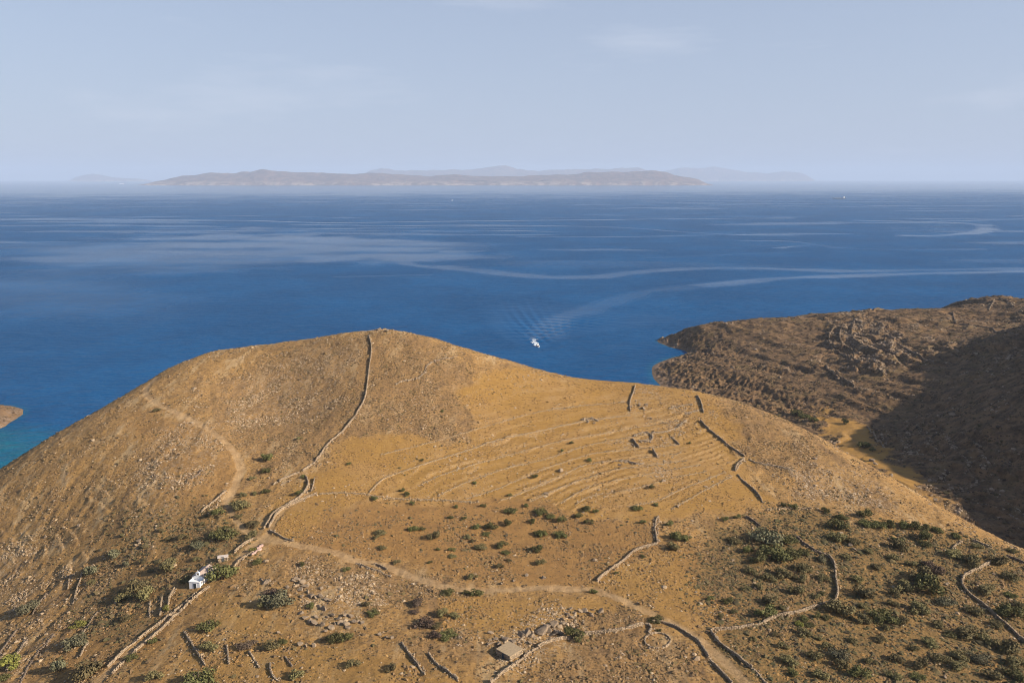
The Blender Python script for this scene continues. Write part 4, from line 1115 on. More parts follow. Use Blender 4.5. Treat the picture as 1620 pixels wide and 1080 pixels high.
SHRUBS = {
 'o': "377,798,28 398,828,20 397,847,22 293,848,16 267,890,30 213,923,36 230,937,28 200,943,22 143,920,14 143,1053,40 197,977,16 247,1067,22 333,1020,22 423,953,22 433,1017,26 467,1063,24 290,917,16 310,883,14 253,838,10 383,783,12 377,817,12 403,780,10 322,828,10 267,852,10 223,887,12 248,647,12 475,692,10 400,755,10 560,1047,22 690,987,16 720,972,16 700,967,20 577,955,12 598,841,20 685,847,22 592,849,10 763,863,20 737,849,12 750,854,10 793,894,14 805,886,10 628,887,12 750,911,16 603,865,14 717,877,15 855,887,18 1322,848,24 1352,855,22 1425,863,26 1415,880,18 1507,873,22 1540,888,26 1580,883,26 1267,897,28 1237,907,26 1190,903,20 1218,913,20 1263,913,18 1302,913,22 1257,933,22 1222,947,24 1330,960,34 1363,935,30 1357,917,20 1452,910,34 1427,928,26 1417,938,18 1450,963,30 1457,953,18 1413,953,16 1423,978,20 1363,980,22 1407,992,16 1485,987,18 1530,997,34 1560,930,26 1595,910,26 1577,987,20 1590,1017,34 1523,1035,28 1517,1050,24 1457,1050,22 1473,1015,22 1443,1022,14 1330,1052,20 1250,1043,24 1287,1035,22 1230,1003,14 1270,1000,22 1293,1008,12 1413,1067,20 1567,1067,22 1393,1010,16 1160,853,22 1063,863,20 617,1056,20 1545,862,14 1390,896,18 1376,870,16 1340,880,16 1440,890,16 1610,955,20 1540,965,22 1500,1000,18 1380,1045,18 1300,1065,22 1420,1040,20 1490,1040,22 1560,1010,22 1610,1045,24 1350,1010,16 1240,1020,18 1190,1010,10 1310,1020,16 1368,957,18 1520,880,16 1600,870,14 1288,940,14 1180,930,14 1160,965,12 1140,975,10 1200,925,16 1240,960,14",
 'g': "347,810,18 353,840,38 328,988,28 240,1013,12 210,1037,16 7,1070,16 493,957,14 447,1013,14 533,1007,28 407,887,16 477,893,10 423,723,18 422,743,14 420,777,12 475,780,12 480,753,8 552,733,8 668,727,7 750,763,8 847,753,10 933,727,10 635,775,9 643,782,10 593,787,12 652,796,8 722,801,8 765,800,8 807,783,8 807,806,20 833,799,9 855,808,22 870,815,16 890,822,14 917,815,14 928,803,16 932,826,13 942,808,10 843,824,12 805,826,16 753,832,14 778,832,17 770,842,14 655,835,16 668,835,12 855,842,20 888,844,20 852,868,18 792,860,18 800,872,14 715,869,10 692,868,8 680,888,8 712,818,8 735,819,8 1007,802,16 1017,824,10 1037,797,9 1057,828,12 1073,848,22 1032,770,10 548,900,12 707,935,20 737,937,12 753,938,18 590,968,20 708,1002,26 547,1008,22 938,935,13 1037,978,22 908,1005,28 1043,997,8 1085,850,14 1305,808,14 1365,812,18 1370,826,20 1390,828,22 1410,828,18 1430,829,18 1450,832,18 1466,834,14 1483,837,16 1323,830,26 1333,817,16 1253,800,12 1240,798,9 1165,817,10 1148,820,12 1247,850,26 1223,873,40 1250,875,28 1197,882,26 1270,872,20 1418,853,14 1467,848,22 1463,858,18 1513,847,14 1300,938,10 1152,950,16 1208,967,26 1123,945,12 1290,973,12 1307,975,14 1272,977,14 1280,987,14 1473,925,42 1400,973,34 1600,940,14 1597,967,30 1360,1062,26 1453,1068,18 1603,1067,26 313,1073,46 1255,1062,16 1185,870,16 975,905,7 1016,880,8 905,700,8 890,712,7 1092,700,6 700,650,7",
 's': "313,860,22 180,878,22 147,903,22 50,958,30 120,1013,30 97,1053,24 437,947,40 200,892,12 1213,848,44 1327,1032,30 1497,950,22 1548,1040,26 1300,885,18",
 'y': "123,987,18 20,1045,28 328,896,16 1263,985,14 264,963,12 400,868,10",
 'd': "390,1017,24 670,983,32 663,952,22 1480,898,22 430,935,22 1470,893,18 690,1003,18 655,965,14"}
CUSTOM = {(313, 1073): "largest green bush at the bottom edge, with a deep shadow on its left", (353, 840): "largest dark green bush above the chapel, at the left of the track",
          (437, 947): "wide grey bush at the upper left of the rocky outcrop", (708, 1002): "tall dark green bush in the brown scrub under the track bend", (590, 968): "bright round green bush standing alone right of the rocky outcrop",
          (533, 1007): "broad green bush at the foot of the rocky outcrop boulders", (670, 983): "wide dry purplish thorn bush in the brown scrub", (908, 1005): "dark green bush growing on the sinuous wall by the big boulders",
          (1473, 925): "largest dark green bush on the shrubby slope, with a long shadow", (1223, 873): "wide dark green thicket left of the ruined dark wall", (143, 1053): "large round olive bush beside the path end at lower left",
          (1213, 848): "widest grey thicket under the pale bank wall", (938, 935): "small green bush on the edge of the track junction", (1037, 978): "dark green bush where the lane wall starts",
          (50, 958): "grey bush in front of the dark ledge on the left slope", (888, 844): "round dark shrub, right one of the pair in the basin", (855, 842): "round dark shrub, left one of the pair in the basin",
          (1330, 960): "spreading olive bush at the foot of the kinked wall"}
seen_labels = {}
def shrub(u, v, wpx, kd, label=None, cat='shrub', name='shrub', group=None, zs=1.0):
    g = ground([(u, v + wpx * 0.22)])[0]
    dist = math.sqrt(g[0] ** 2 + g[1] ** 2 + (220 - g[2]) ** 2)
    width = wpx * dist / F_PX
    r = random.Random(int(u * 7 + v * 13))
    size = 'large' if width > 5.0 else 'middling' if width > 3.0 else 'small'
    lab = label or f"{size} {KIND_WORD[kd]} shrub {where(u, v)}"
    root = empty(name, (g[0], g[1], g[2] - 0.05), r.uniform(0, 6.28), lab, cat, group or 'shrubs scattered over the dry slopes')
    sc = width * 0.74
    root.scale = (sc * r.uniform(0.9, 1.1), sc * r.uniform(0.85, 1.05), sc * r.uniform(0.72, 0.98) * zs)
    i = r.randrange(4)
    if wpx < 14: i = r.choice((0, 2))
    link('crown', CROWNS[kd][i], root)
    link('trunk', STEMS[r.randrange(3)], root)
    return root
ORD = ['leftmost', 'second from the left', 'third from the left', 'fourth from the left', 'fifth from the left', 'sixth from the left', 'seventh from the left', 'eighth from the left', 'ninth from the left', 'tenth from the left', 'eleventh from the left', 'twelfth from the left']
def single_out(objs):
    """things that would share a label are told apart by their order across the picture"""
    by = {}
    for u, o in objs: by.setdefault(o['label'], []).append((u, o))
    for lab, l in by.items():
        if len(l) > 1:
            for k, (u, o) in enumerate(sorted(l, key=lambda q: q[0])): o['label'] = (lab.replace(' and ', ' ') if len(lab.split()) > 11 else lab) + ', ' + ORD[min(k, 11)]

made = []
for kd, txt in SHRUBS.items():
    for item in txt.split():
        u, v, wp = (float(q) for q in item.split(','))
        made.append((u, shrub(u, v, wp, kd, CUSTOM.get((int(u), int(v))))))
single_out(made)
shrub(350, 906, 42, 'g', "big round leafy fig tree touching the upper end of the white chapel", 'tree', 'tree', 'trees', 0.85)
for u, v, wp, lab in ((1262, 651, 20, "leftmost dark tree clump in the valley behind the crest"), (1272, 657, 17, "middle dark tree clump in the valley behind the crest"), (1286, 664, 13, "small dark tree on the ochre valley floor's left end"),
                      (1336, 668, 12, "dark tree at the shadow tip of the valley floor"), (1366, 704, 17, "dark bush halfway along the ochre valley floor"), (1381, 711, 10, "small dark bush at the lower ochre valley floor")):
    shrub(u, v, wp, 'g', lab, 'tree', 'tree', 'trees in the valley')

# ---------------------------------------------------------------- boulders
def boulder_mesh(seed):
    r = np.random.default_rng(seed)
    bm = bmesh.new()
    bmesh.ops.create_icosphere(bm, subdivisions=2, radius=1.0)
    pl = r.normal(size=(9, 3)); pl /= np.linalg.norm(pl, axis=1)[:, None]
    off = r.uniform(0.42, 0.74, 9)
    for v in bm.verts:
        c = np.array(v.co)
        for _ in range(2):
            for n, o in zip(pl, off):
                d = c @ n - o
                if d > 0: c = c - n * d
        c = c + r.normal(0, 0.018, 3)
        v.co = c * np.array([1.25, 1.0, 0.9])
    me = bpy.data.meshes.new('boulder'); bm.to_mesh(me); bm.free()
    me.materials.append(ROCK_MAT)
    return me
BOULDERS = [boulder_mesh(900 + k) for k in range(7)]
ROCKS = "413,916,8 420,920,10 425,918,7 470,915,9 478,920,10 483,927,10 476,932,9 487,935,8 492,942,10 478,942,8 500,943,8 507,942,9 516,947,9 522,949,8 512,961,12 505,958,8 476,969,8 484,975,9 490,982,9 497,985,12 500,975,8 518,975,8 527,972,8 536,978,9 540,984,11 548,986,10 551,992,9 560,983,9 565,982,8 547,972,9 524,992,10 515,997,8 511,987,9 555,974,10 573,984,8 530,985,7 470,925,8 464,918,7 455,928,7 508,930,7 440,1000,7 475,1018,9 484,1021,8 497,1020,8 600,1003,7 612,1007,7 620,1008,6 800,1010,14 812,1015,11 826,1003,13 834,1001,15 841,1004,10 858,995,20 868,997,12 866,989,13 877,987,14 885,991,11 880,999,12 888,1001,9 874,1003,10 892,985,9 898,971,9 905,976,9 910,969,8 918,966,9 925,965,9 931,968,8 936,973,8 951,966,10 903,962,8 889,979,9 776,1000,9 784,1010,9 775,1017,8 790,1018,10 822,1018,9 838,1016,8 730,1008,6 860,913,8 833,909,7 793,922,7 812,918,6 220,855,8 215,862,6 72,848,7 125,830,6 40,1015,7 262,895,5 1195,930,6 1245,962,6 1240,959,8 1160,885,6 1330,842,7 1345,862,8 1352,868,7 1220,840,5 1497,924,6 1530,962,7 1495,1070,7 1190,835,6 1395,985,5 1050,760,6 887,744,10 864,780,8 1072,800,8 980,735,6 1096,612,6 1012,640,6 1018,645,7 1022,640,6 930,667,6 940,669,6 945,665,5 920,664,5 1380,728,8 1385,733,6 1410,752,7 1290,725,7 1480,790,6 1470,797,6 600,521,7 612,522.5,8 622,522,6"
made = []
for k, item in enumerate(ROCKS.split()):
    u, v, wp = (float(q) for q in item.split(','))
    g = ground([(u, v + wp * 0.15)])[0]
    dist = math.sqrt(g[0] ** 2 + g[1] ** 2 + (220 - g[2]) ** 2)
    sc = wp * dist / F_PX * 0.54
    r = random.Random(k * 17 + 3)
    big = 'big' if wp >= 12 else 'mid sized' if wp >= 9 else 'small'
    o = link('boulder', BOULDERS[k % 7])
    o.location = (g[0], g[1], g[2] + sc * 0.18)
    o.rotation_euler = (r.uniform(-0.35, 0.35), r.uniform(-0.35, 0.35), r.uniform(0, 6.28))
    o.scale = (sc, sc * r.uniform(0.75, 1.1), sc * r.uniform(0.65, 1.05))
    tag(o, f"{big} boulder {where(u, v)}".replace(' and ', ' ').replace('above right', 'up right').replace('above left', 'up left') if (u, v) != (858, 995) else "largest tan boulder in the outcrop above the sinuous wall", 'boulder', 'boulders among the scrub')
    made.append((u, o))
single_out(made)
# ---------------------------------------------------------------- ground cover nobody could count
def scatter(name, pts, sizes, mat, squash, subdiv=1, rough=0.35, seed=0):
    me = mesh_np(name, pts)
    attr(me, 'size', sizes)
    o = tag(link(name, me), kind='stuff')
    ng = bpy.data.node_groups.new(name, 'GeometryNodeTree')
    ng.interface.new_socket('Geometry', in_out='INPUT', socket_type='NodeSocketGeometry')
    ng.interface.new_socket('Geometry', in_out='OUTPUT', socket_type='NodeSocketGeometry')
    N, Lk = ng.nodes.new, ng.links.new
    gi, go = N('NodeGroupInput'), N('NodeGroupOutput')
    join = N('GeometryNodeGeometryToInstance')
    for k in range(4):
        ico = N('GeometryNodeMeshIcoSphere'); ico.inputs['Radius'].default_value = 1.0; ico.inputs['Subdivisions'].default_value = subdiv
        sp = N('GeometryNodeSetPosition')
        nz = N('ShaderNodeTexNoise'); nz.noise_dimensions = '4D'; nz.inputs['W'].default_value = seed + k * 3.1; nz.inputs['Scale'].default_value = 1.6
        sub = N('ShaderNodeVectorMath'); sub.operation = 'SUBTRACT'; sub.inputs[1].default_value = (0.5, 0.5, 0.5)
        mul = N('ShaderNodeVectorMath'); mul.operation = 'SCALE'; mul.inputs['Scale'].default_value = rough * 4
        Lk(nz.outputs['Color'], sub.inputs[0]); Lk(sub.outputs[0], mul.inputs[0]); Lk(mul.outputs[0], sp.inputs['Offset'])
        Lk(ico.outputs['Mesh'], sp.inputs['Geometry'])
        sm = N('GeometryNodeSetMaterial'); sm.inputs['Material'].default_value = mat
        Lk(sp.outputs['Geometry'], sm.inputs['Geometry'])
        ss = N('GeometryNodeSetShadeSmooth'); ss.inputs['Shade Smooth'].default_value = False
        Lk(sm.outputs['Geometry'], ss.inputs['Geometry'])
        Lk(ss.outputs['Geometry'], join.inputs['Geometry'])
    iop = N('GeometryNodeInstanceOnPoints'); iop.inputs['Pick Instance'].default_value = True
    Lk(gi.outputs[0], iop.inputs['Points']); Lk(join.outputs[0], iop.inputs['Instance'])
    ri = N('FunctionNodeRandomValue'); ri.data_type = 'INT'; ri.inputs[4].default_value = 0; ri.inputs[5].default_value = 3; ri.inputs['Seed'].default_value = seed
    Lk(ri.outputs[2], iop.inputs['Instance Index'])
    rr = N('FunctionNodeRandomValue'); rr.data_type = 'FLOAT_VECTOR'; rr.inputs[0].default_value = (-0.2, -0.2, 0); rr.inputs[1].default_value = (0.2, 0.2, 6.28); rr.inputs['Seed'].default_value = seed + 1
    Lk(rr.outputs[0], iop.inputs['Rotation'])
    na = N('GeometryNodeInputNamedAttribute'); na.data_type = 'FLOAT'; na.inputs['Name'].default_value = 'size'
    rs = N('FunctionNodeRandomValue'); rs.data_type = 'FLOAT_VECTOR'; rs.inputs[0].default_value = (0.75, 0.75, squash * 0.7); rs.inputs[1].default_value = (1.25, 1.25, squash * 1.3); rs.inputs['Seed'].default_value = seed + 2
    vm = N('ShaderNodeVectorMath'); vm.operation = 'SCALE'
    Lk(rs.outputs[0], vm.inputs[0]); Lk(na.outputs[0], vm.inputs['Scale']); Lk(vm.outputs[0], iop.inputs['Scale'])
    Lk(iop.outputs[0], go.inputs[0])
    md = o.modifiers.new('scatter', 'NODES'); md.node_group = ng
    return o

def tint_mat(name, cols, rough=0.95):
    m = MT(name)
    oi = m.n('ShaderNodeObjectInfo')
    ramp = m.n('ShaderNodeValToRGB')
    ramp.color_ramp.elements[0].color = (*cols[0], 1); ramp.color_ramp.elements[1].color = (*cols[-1], 1)
    for k, c in enumerate(cols[1:-1]):
        e = ramp.color_ramp.elements.new((k + 1) / (len(cols) - 1)); e.color = (*c, 1)
    m.l(oi.outputs['Random'], ramp.inputs['Fac'])
    c = m.mix(m.rng(m.noise(4.0, 3, 0.6), 0.35, 0.7), ramp.outputs['Color'], m.mix(0.45, ramp.outputs['Color'], (0.06, 0.045, 0.03)))
    return m.done(c, m.bump(m.noise(7.0, 3, 0.6), 0.5, 0.1), rough)

cell = np.gradient(GX, axis=1) * np.gradient(GYY, axis=0)
view = (GU > -80) & (GU < 1700) & (GV < 1130) & (GV > 440) & (GZ > 1.0) & (on_track < 0.4)
clump = sstep(-0.25, 0.35, fbm(GX, GYY, 9, 4, 71))
clump2 = sstep(-0.1, 0.4, fbm(GX, GYY, 16, 4, 73))
def pick(weight, n, rng):
    w = (weight * cell * view).ravel()
    c = np.cumsum(w); c /= c[-1]
    i = np.searchsorted(c, rng.random(n))
    j, k = np.divmod(i, GX.shape[1])
    j = np.clip(j, 1, GX.shape[0] - 2); k = np.clip(k, 1, GX.shape[1] - 2)
    x = GX[j, k] + rng.uniform(-0.5, 0.5, n) * (GX[j, k + 1] - GX[j, k])
    y = GYY[j, k] + rng.uniform(-0.5, 0.5, n) * (GYY[j + 1, k] - GYY[j, k])
    return np.c_[x, y, H(x, y)]
rg = np.random.default_rng(77)
MAINF = MAIN.astype(float)
low = np.maximum(sstep(850, 930, GV), 0.25)
d_scrub = MAINF * (0.55 + 0.7 * olive + 1.5 * dark + 0.6 * soil * (GV > 800) + 0.35 * low) * (1 - 0.80 * grass * (GV < 860)) * (0.10 + clump)
p = pick(d_scrub, 120000, rg)
scatter('dry_scrub', p - [0, 0, 0.06], rg.gamma(4, 0.070, len(p)) * 0.9, tint_mat('spiny dry scrub', [(0.240, 0.150, 0.072), (0.160, 0.102, 0.054), (0.290, 0.180, 0.080), (0.125, 0.084, 0.048), (0.195, 0.122, 0.055), (0.115, 0.092, 0.038)]), 0.75, 1, 0.45, 3)
green = region([(1120, 835), (1230, 812), (1500, 845), (1640, 880), (1640, 1120), (1190, 1120), (1180, 1010), (1100, 930)], 20)
g2 = region([(200, 800), (380, 790), (420, 850), (360, 900), (200, 1010), (100, 1010)], 20) * 0.5
p = pick(MAINF * (green + g2 + 0.03 * soil) * (0.30 + clump2 * clump), 16000, rg)
scatter('low_green_scrub', p - [0, 0, 0.05], rg.gamma(3.5, 0.095, len(p)), tint_mat('low green scrub', [(0.115, 0.088, 0.040), (0.085, 0.075, 0.032), (0.145, 0.108, 0.050), (0.105, 0.080, 0.046), (0.065, 0.062, 0.026)]), 0.6, 1, 0.5, 13)
p = pick(MAINF * (0.05 + 1.0 * grass + 0.35 * soil) * (0.2 + clump2), 45000, rg)
scatter('dry_grass', p - [0, 0, 0.05], rg.gamma(4, 0.060, len(p)), tint_mat('dry grass tufts', [(0.33, 0.19, 0.066), (0.25, 0.14, 0.05), (0.38, 0.23, 0.088), (0.19, 0.11, 0.045), (0.29, 0.16, 0.055)]), 0.5, 1, 0.5, 23)
d_st = MAINF * (0.16 + 1.8 * np.clip(stony, 0, 1) + 0.9 * ledge_edge + 0.5 * riser + 0.16 * dark) * (0.06 + clump ** 2) * (1 - 0.6 * soil)
p = pick(d_st, 48000, rg)
scatter('scattered_stones', p - [0, 0, 0.03], rg.gamma(2.2, 0.075, len(p)), tint_mat('pale field stones', [(0.42, 0.31, 0.20), (0.48, 0.37, 0.25), (0.36, 0.26, 0.165), (0.29, 0.21, 0.135), (0.45, 0.325, 0.20)]), 0.7, 1, 0.4, 33)
farv = (1 - MAINF) * (GYY > 300) * (1 - floor_m)
p = pick(farv * (0.3 + clump) , 90000, rg)
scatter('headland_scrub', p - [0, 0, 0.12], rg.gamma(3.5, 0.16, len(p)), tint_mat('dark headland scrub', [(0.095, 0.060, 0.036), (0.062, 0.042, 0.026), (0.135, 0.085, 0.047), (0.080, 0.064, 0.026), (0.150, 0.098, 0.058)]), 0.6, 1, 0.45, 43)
p = pick(farv * (0.03 + outcrop * 1.2 + ledge_edge * 0.8) * (0.1 + clump2), 12000, rg)
scatter('headland_stones', p - [0, 0, 0.1], rg.gamma(3, 0.20, len(p)), tint_mat('headland rock', [(0.30, 0.225, 0.155), (0.36, 0.275, 0.195), (0.22, 0.16, 0.11)]), 0.8, 1, 0.4, 53)

# ---------------------------------------------------------------- box helper for built things
class MB:
    def __init__(self): self.bm = bmesh.new()
    def box(self, x0, x1, y0, y1, z0, z1, bevel=0.0):
        r = bmesh.ops.create_cube(self.bm, size=1.0)
        for v in r['verts']:
            v.co = Vector(((x0 + x1) / 2 + v.co.x * (x1 - x0), (y0 + y1) / 2 + v.co.y * (y1 - y0), (z0 + z1) / 2 + v.co.z * (z1 - z0)))
        if bevel:
            es = list({e for v in r['verts'] for e in v.link_edges})
            bmesh.ops.bevel(self.bm, geom=es, offset=bevel, segments=2, affect='EDGES', profile=0.5)
        return self
    def prism(self, poly, y0, y1):                       # polygon in x, z drawn out along y
        a = [self.bm.verts.new((x, y0, z)) for x, z in poly]; b = [self.bm.verts.new((x, y1, z)) for x, z in poly]
        n = len(poly)
        self.bm.faces.new(a); self.bm.faces.new(b[::-1])
        for i in range(n): self.bm.faces.new((a[i], b[i], b[(i + 1) % n], a[(i + 1) % n]))
        return self
    def tube(self, p, q, r, seg=8):
        p, q = Vector(p), Vector(q)
        d = (q - p)
        res = bmesh.ops.create_cone(self.bm, cap_ends=True, segments=seg, radius1=r, radius2=r, depth=d.length)
        M = Matrix.Translation((p + q) / 2) @ d.to_track_quat('Z', 'Y').to_matrix().to_4x4()
        bmesh.ops.transform(self.bm, matrix=M, verts=res['verts'])
        return self
    def loft(self, rings, cap=True):
        vs = [[self.bm.verts.new(c) for c in r] for r in rings]
        n = len(rings[0])
        for a, b in zip(vs[:-1], vs[1:]):
            for i in range(n - 1): self.bm.faces.new((a[i], a[i + 1], b[i + 1], b[i]))
        return vs
    def build(self, name, mat, parent=None):
        bmesh.ops.recalc_face_normals(self.bm, faces=self.bm.faces)
        me = bpy.data.meshes.new(name); self.bm.to_mesh(me); self.bm.free()
        return link(name, me, parent, mat)

LIME = flat_mat('limewash', (0.80, 0.80, 0.80), 0.85, 0.2, 0.10)
SLAB = flat_mat('pinkish roof slabs', (0.40, 0.315, 0.275), 0.9, 0.2, 0.30)
WOOD = flat_mat('dark painted wood', (0.045, 0.06, 0.075), 0.6, 0.3, 0.2)
VOID = flat_mat('dark glass', (0.02, 0.025, 0.03), 0.15, 0.5)
CONC = flat_mat('grey tan cement', (0.35, 0.265, 0.17), 0.9, 0.2, 0.25)
PINK = flat_mat('faded pink plaster', (0.46, 0.315, 0.27), 0.9, 0.2, 0.18)
BELL = flat_mat('bell bronze', (0.25, 0.18, 0.08), 0.4, 0.5, 0.0, 0.8)

# ---------------------------------------------------------------- the white chapel
ga, gb = ground([(303, 930), (331, 900)])
axis = math.atan2(gb[1] - ga[1], gb[0] - ga[0]) - math.pi / 2
c0 = ground([(314, 924)])[0]
ch = empty('chapel', (c0[0], c0[1], c0[2]), axis, "small whitewashed chapel with a pinkish slab roof beside the round tree", 'chapel')
ch.scale = (0.84, 0.84, 0.84)
MB().box(-2.3, 2.3, 0, 7.4, -1.6, 2.7).prism([(-2.3, 2.7), (2.3, 2.7), (0, 3.75)], 0.0, 7.4).build('wall', LIME, ch)
rf = MB()
for s in (-1, 1):
    rf.prism([(s * 2.62, 2.66), (s * 2.62, 2.80), (0, 3.98), (0, 3.82)], 0.22, 7.65)
roof = rf.build('roof', SLAB, ch)
MB().box(-0.16, 0.16, 0.2, 7.7, 3.90, 4.06).build('ridge_cap', SLAB, roof)
MB().box(-2.2, 2.0, -2.2, -0.003, -1.8, 1.95).build('porch', LIME, ch)
pr = MB()
pr.box(-2.28, -2.02, -2.28, -0.05, 1.95, 2.25).box(1.82, 2.08, -2.28, -0.05, 1.95, 2.25).box(-2.02, 1.82, -2.28, -2.02, 1.95, 2.25)
pr.build('parapet', LIME, ch)
d = MB().box(-0.55, 0.55, -2.26, -2.16, -0.4, 1.55).build('door', WOOD, ch)
MB().box(0.34, 0.42, -2.30, -2.255, 0.5, 0.62).build('handle', BELL, d)
MB().box(-0.72, 0.72, -2.245, -2.17, -0.4, 1.72).build('door_frame', LIME, ch)
w1 = MB().box(-2.26, -2.17, -1.6, -0.8, 0.2, 1.5).build('window', VOID, ch)
MB().box(-2.29, -2.19, -1.7, -1.6, 0.1, 1.6).box(-2.29, -2.19, -0.8, -0.7, 0.1, 1.6).box(-2.29, -2.19, -1.6, -0.8, 1.5, 1.6).build('frame', LIME, w1)
w2 = MB().box(2.25, 2.33, 2.6, 3.2, 1.0, 1.9).build('window', VOID, ch)
MB().box(2.27, 2.36, 2.5, 2.6, 0.9, 2.0).box(2.27, 2.36, 3.2, 3.3, 0.9, 2.0).box(2.27, 2.36, 2.6, 3.2, 1.9, 2.0).build('frame', LIME, w2)
be = MB().box(-0.75, -0.42, 0.0, 0.42, 3.2, 4.4).box(0.42, 0.75, 0.0, 0.42, 3.2, 4.4).box(-0.75, 0.75, -0.03, 0.45, 4.4, 4.6).prism([(-0.75, 4.6), (0.75, 4.6), (0, 4.95)], 0.0, 0.42).build('belfry', LIME, ch)
bb = MB(); r0 = bmesh.ops.create_cone(bb.bm, cap_ends=True, segments=12, radius1=0.26, radius2=0.12, depth=0.42)
bmesh.ops.translate(bb.bm, vec=(0, 0.21, 4.1), verts=r0['verts']); bb.build('bell', BELL, be)
MB().tube((0, 0.21, 4.8), (0, 0.21, 5.5), 0.03).tube((-0.18, 0.21, 5.25), (0.18, 0.21, 5.25), 0.03).build('cross', LIME, be)

def hut(u, v, uv2, label, w, l, h, roofmat, wallmat, name='stone_hut', door=True):
    g, a, b = ground([(u, v), uv2[0], uv2[1]])
    rz = math.atan2(b[1] - a[1], b[0] - a[0])
    root = empty(name, (g[0], g[1], g[2]), rz, label, 'hut')
    rng = np.random.default_rng(int(u))
    cen, half, yaw = [], [], []
    for c in range(int(h / 0.3) + 4):
        z = -1.2 + c * 0.3 + 0.15
        if z > h - 0.1: break
        for (ax, n, fx) in ((0, w, 1), (0, w, -1), (1, l, 1), (1, l, -1)):
            m = int(n / 0.55)
            for k in range(m):
                t = (k + 0.5 + 0.5 * (c % 2) - 0.25) / m * n - n / 2
                cen.append((t, fx * (l / 2 - 0.2), z) if ax == 0 else (fx * (w / 2 - 0.2), t, z))
                half.append((n / m / 2 * rng.uniform(0.9, 1.05), 0.22, 0.155)); yaw.append(0 if ax == 0 else math.pi / 2)
    tag(link('stones', stones_mesh('stones', np.array(cen), np.array(half), np.array(yaw), rng, 0.14), root, wallmat), kind='stuff')
    MB().box(-w / 2 + 0.25, w / 2 - 0.25, -l / 2 + 0.25, l / 2 - 0.25, -1.2, h - 0.05).build('core', wallmat, root)
    r = MB().box(-w / 2 - 0.12, w / 2 + 0.12, -l / 2 - 0.12, l / 2 + 0.12, h - 0.03, h + 0.16, 0.04).build('roof', roofmat, root)
    if door: MB().box(-0.4, 0.4, -l / 2 - 0.04, -l / 2 + 0.1, 0.0, 1.6).build('door', WOOD, root)
    return root
hut(806, 1036, ((789, 1033), (811, 1044)), "flat roofed stone hut sunk into the slope by the sinuous wall", 4.6, 4.4, 1.7, CONC, WALL_MAT)
hut(353, 886, ((346, 887), (360, 883)), "tiny outbuilding with a pale flat roof above the chapel tree", 3.0, 1.7, 1.3, flat_mat('worn roof plaster', (0.56, 0.48, 0.42), 0.9, 0.2, 0.2), WALL_MAT, 'outbuilding')

def planter(pts, label):
    G = ground(dense(pts, 4))
    P, s, ln = resample(G, 0.9)
    root = empty('plastered_wall', (P[:, 0].mean(), P[:, 1].mean(), H(P[:, 0], P[:, 1]).min()), 0, label, 'low wall')
    bm = MB()
    for (x1, y1), (x2, y2) in zip(P[:-1], P[1:]):
        z = float(H((x1 + x2) / 2, (y1 + y2) / 2)) - root.location.z
        a = math.atan2(y2 - y1, x2 - x1)
        r = bmesh.ops.create_cube(bm.bm, size=1.0)
        M = Matrix.Translation(((x1 + x2) / 2 - root.location.x, (y1 + y2) / 2 - root.location.y, z + 0.12)) @ Matrix.Rotation(a, 4, 'Z') @ Matrix.Diagonal((math.hypot(x2 - x1, y2 - y1) + 0.004, 0.55, 1.0, 1.0))
        bmesh.ops.transform(bm.bm, matrix=M, verts=r['verts'])
    bm.build('coping', PINK, root)
planter([(398, 879), (405, 874), (416, 867)], "longer low pinkish plastered wall by the lane above the tree")
planter([(406, 869), (411, 866), (416, 863)], "shorter low pinkish plastered wall close to the track fork")

# ---------------------------------------------------------------- the motor boat and its wash
GEL = flat_mat('white gelcoat', (0.82, 0.83, 0.84), 0.25, 0.5)
TEAK = flat_mat('teak deck', (0.33, 0.21, 0.11), 0.7, 0.3, 0.2)
NAVY = flat_mat('navy canvas', (0.03, 0.04, 0.07), 0.8, 0.2)
STEEL = flat_mat('steel rail', (0.6, 0.6, 0.6), 0.3, 0.5, 0, 1.0)
b0, b1, b2 = sea_pt(851, 548), sea_pt(846.5, 541.5), sea_pt(855, 553.5)
hd = math.atan2(*( (b2 - b1)[::-1])) - math.pi / 2
boat = empty('motor_boat', (b0[0], b0[1], 0.0), hd, "white motor yacht with flybridge trailing a foamy curved wake", 'boat')
boat.scale = (0.74, 0.74, 0.74)
Lb, Bb = 19.0, 5.4
hull = MB(); rings = []
for t in np.linspace(0, 1, 15):
    y = -Lb / 2 + Lb * t
    bw = Bb / 2 * (1 - max(0, (t - 0.45) / 0.55) ** 2.3) * (0.92 + 0.08 * min(1, t / 0.2)) + 0.02
    sh = 1.35 + 0.9 * t ** 2
    rings.append([(-bw, y, sh), (-bw * 0.93, y, 0.5), (-bw * 0.7, y - 0.0, -0.45), (0, y, -0.8 + 0.55 * max(0, t - 0.75)), (bw * 0.7, y, -0.45), (bw * 0.93, y, 0.5), (bw, y, sh)])
vs = hull.loft(rings); hull.bm.faces.new(vs[0][::-1])
hull_o = hull.build('hull', GEL, boat)
dk = MB(); dk.loft([[(r[0][0] * 0.97, r[0][1], r[0][2] - 0.10), (r[-1][0] * 0.97, r[-1][1], r[-1][2] - 0.10)] for r in rings]); dk.build('deck', TEAK, boat)
MB().prism([(-2.0, 1.25), (2.0, 1.25), (1.75, 3.2), (-1.75, 3.2)], -5.4, 3.4).build('cabin', GEL, boat)
wn = MB(); wn.box(-2.02, -1.80, -4.4, 2.6, 2.15, 2.85).box(1.80, 2.02, -4.4, 2.6, 2.15, 2.85).build('window', VOID, boat)
MB().prism([(-1.5, 2.0), (1.5, 2.0), (1.35, 3.0), (-1.35, 3.0)], 3.38, 3.9).build('windscreen', VOID, boat)
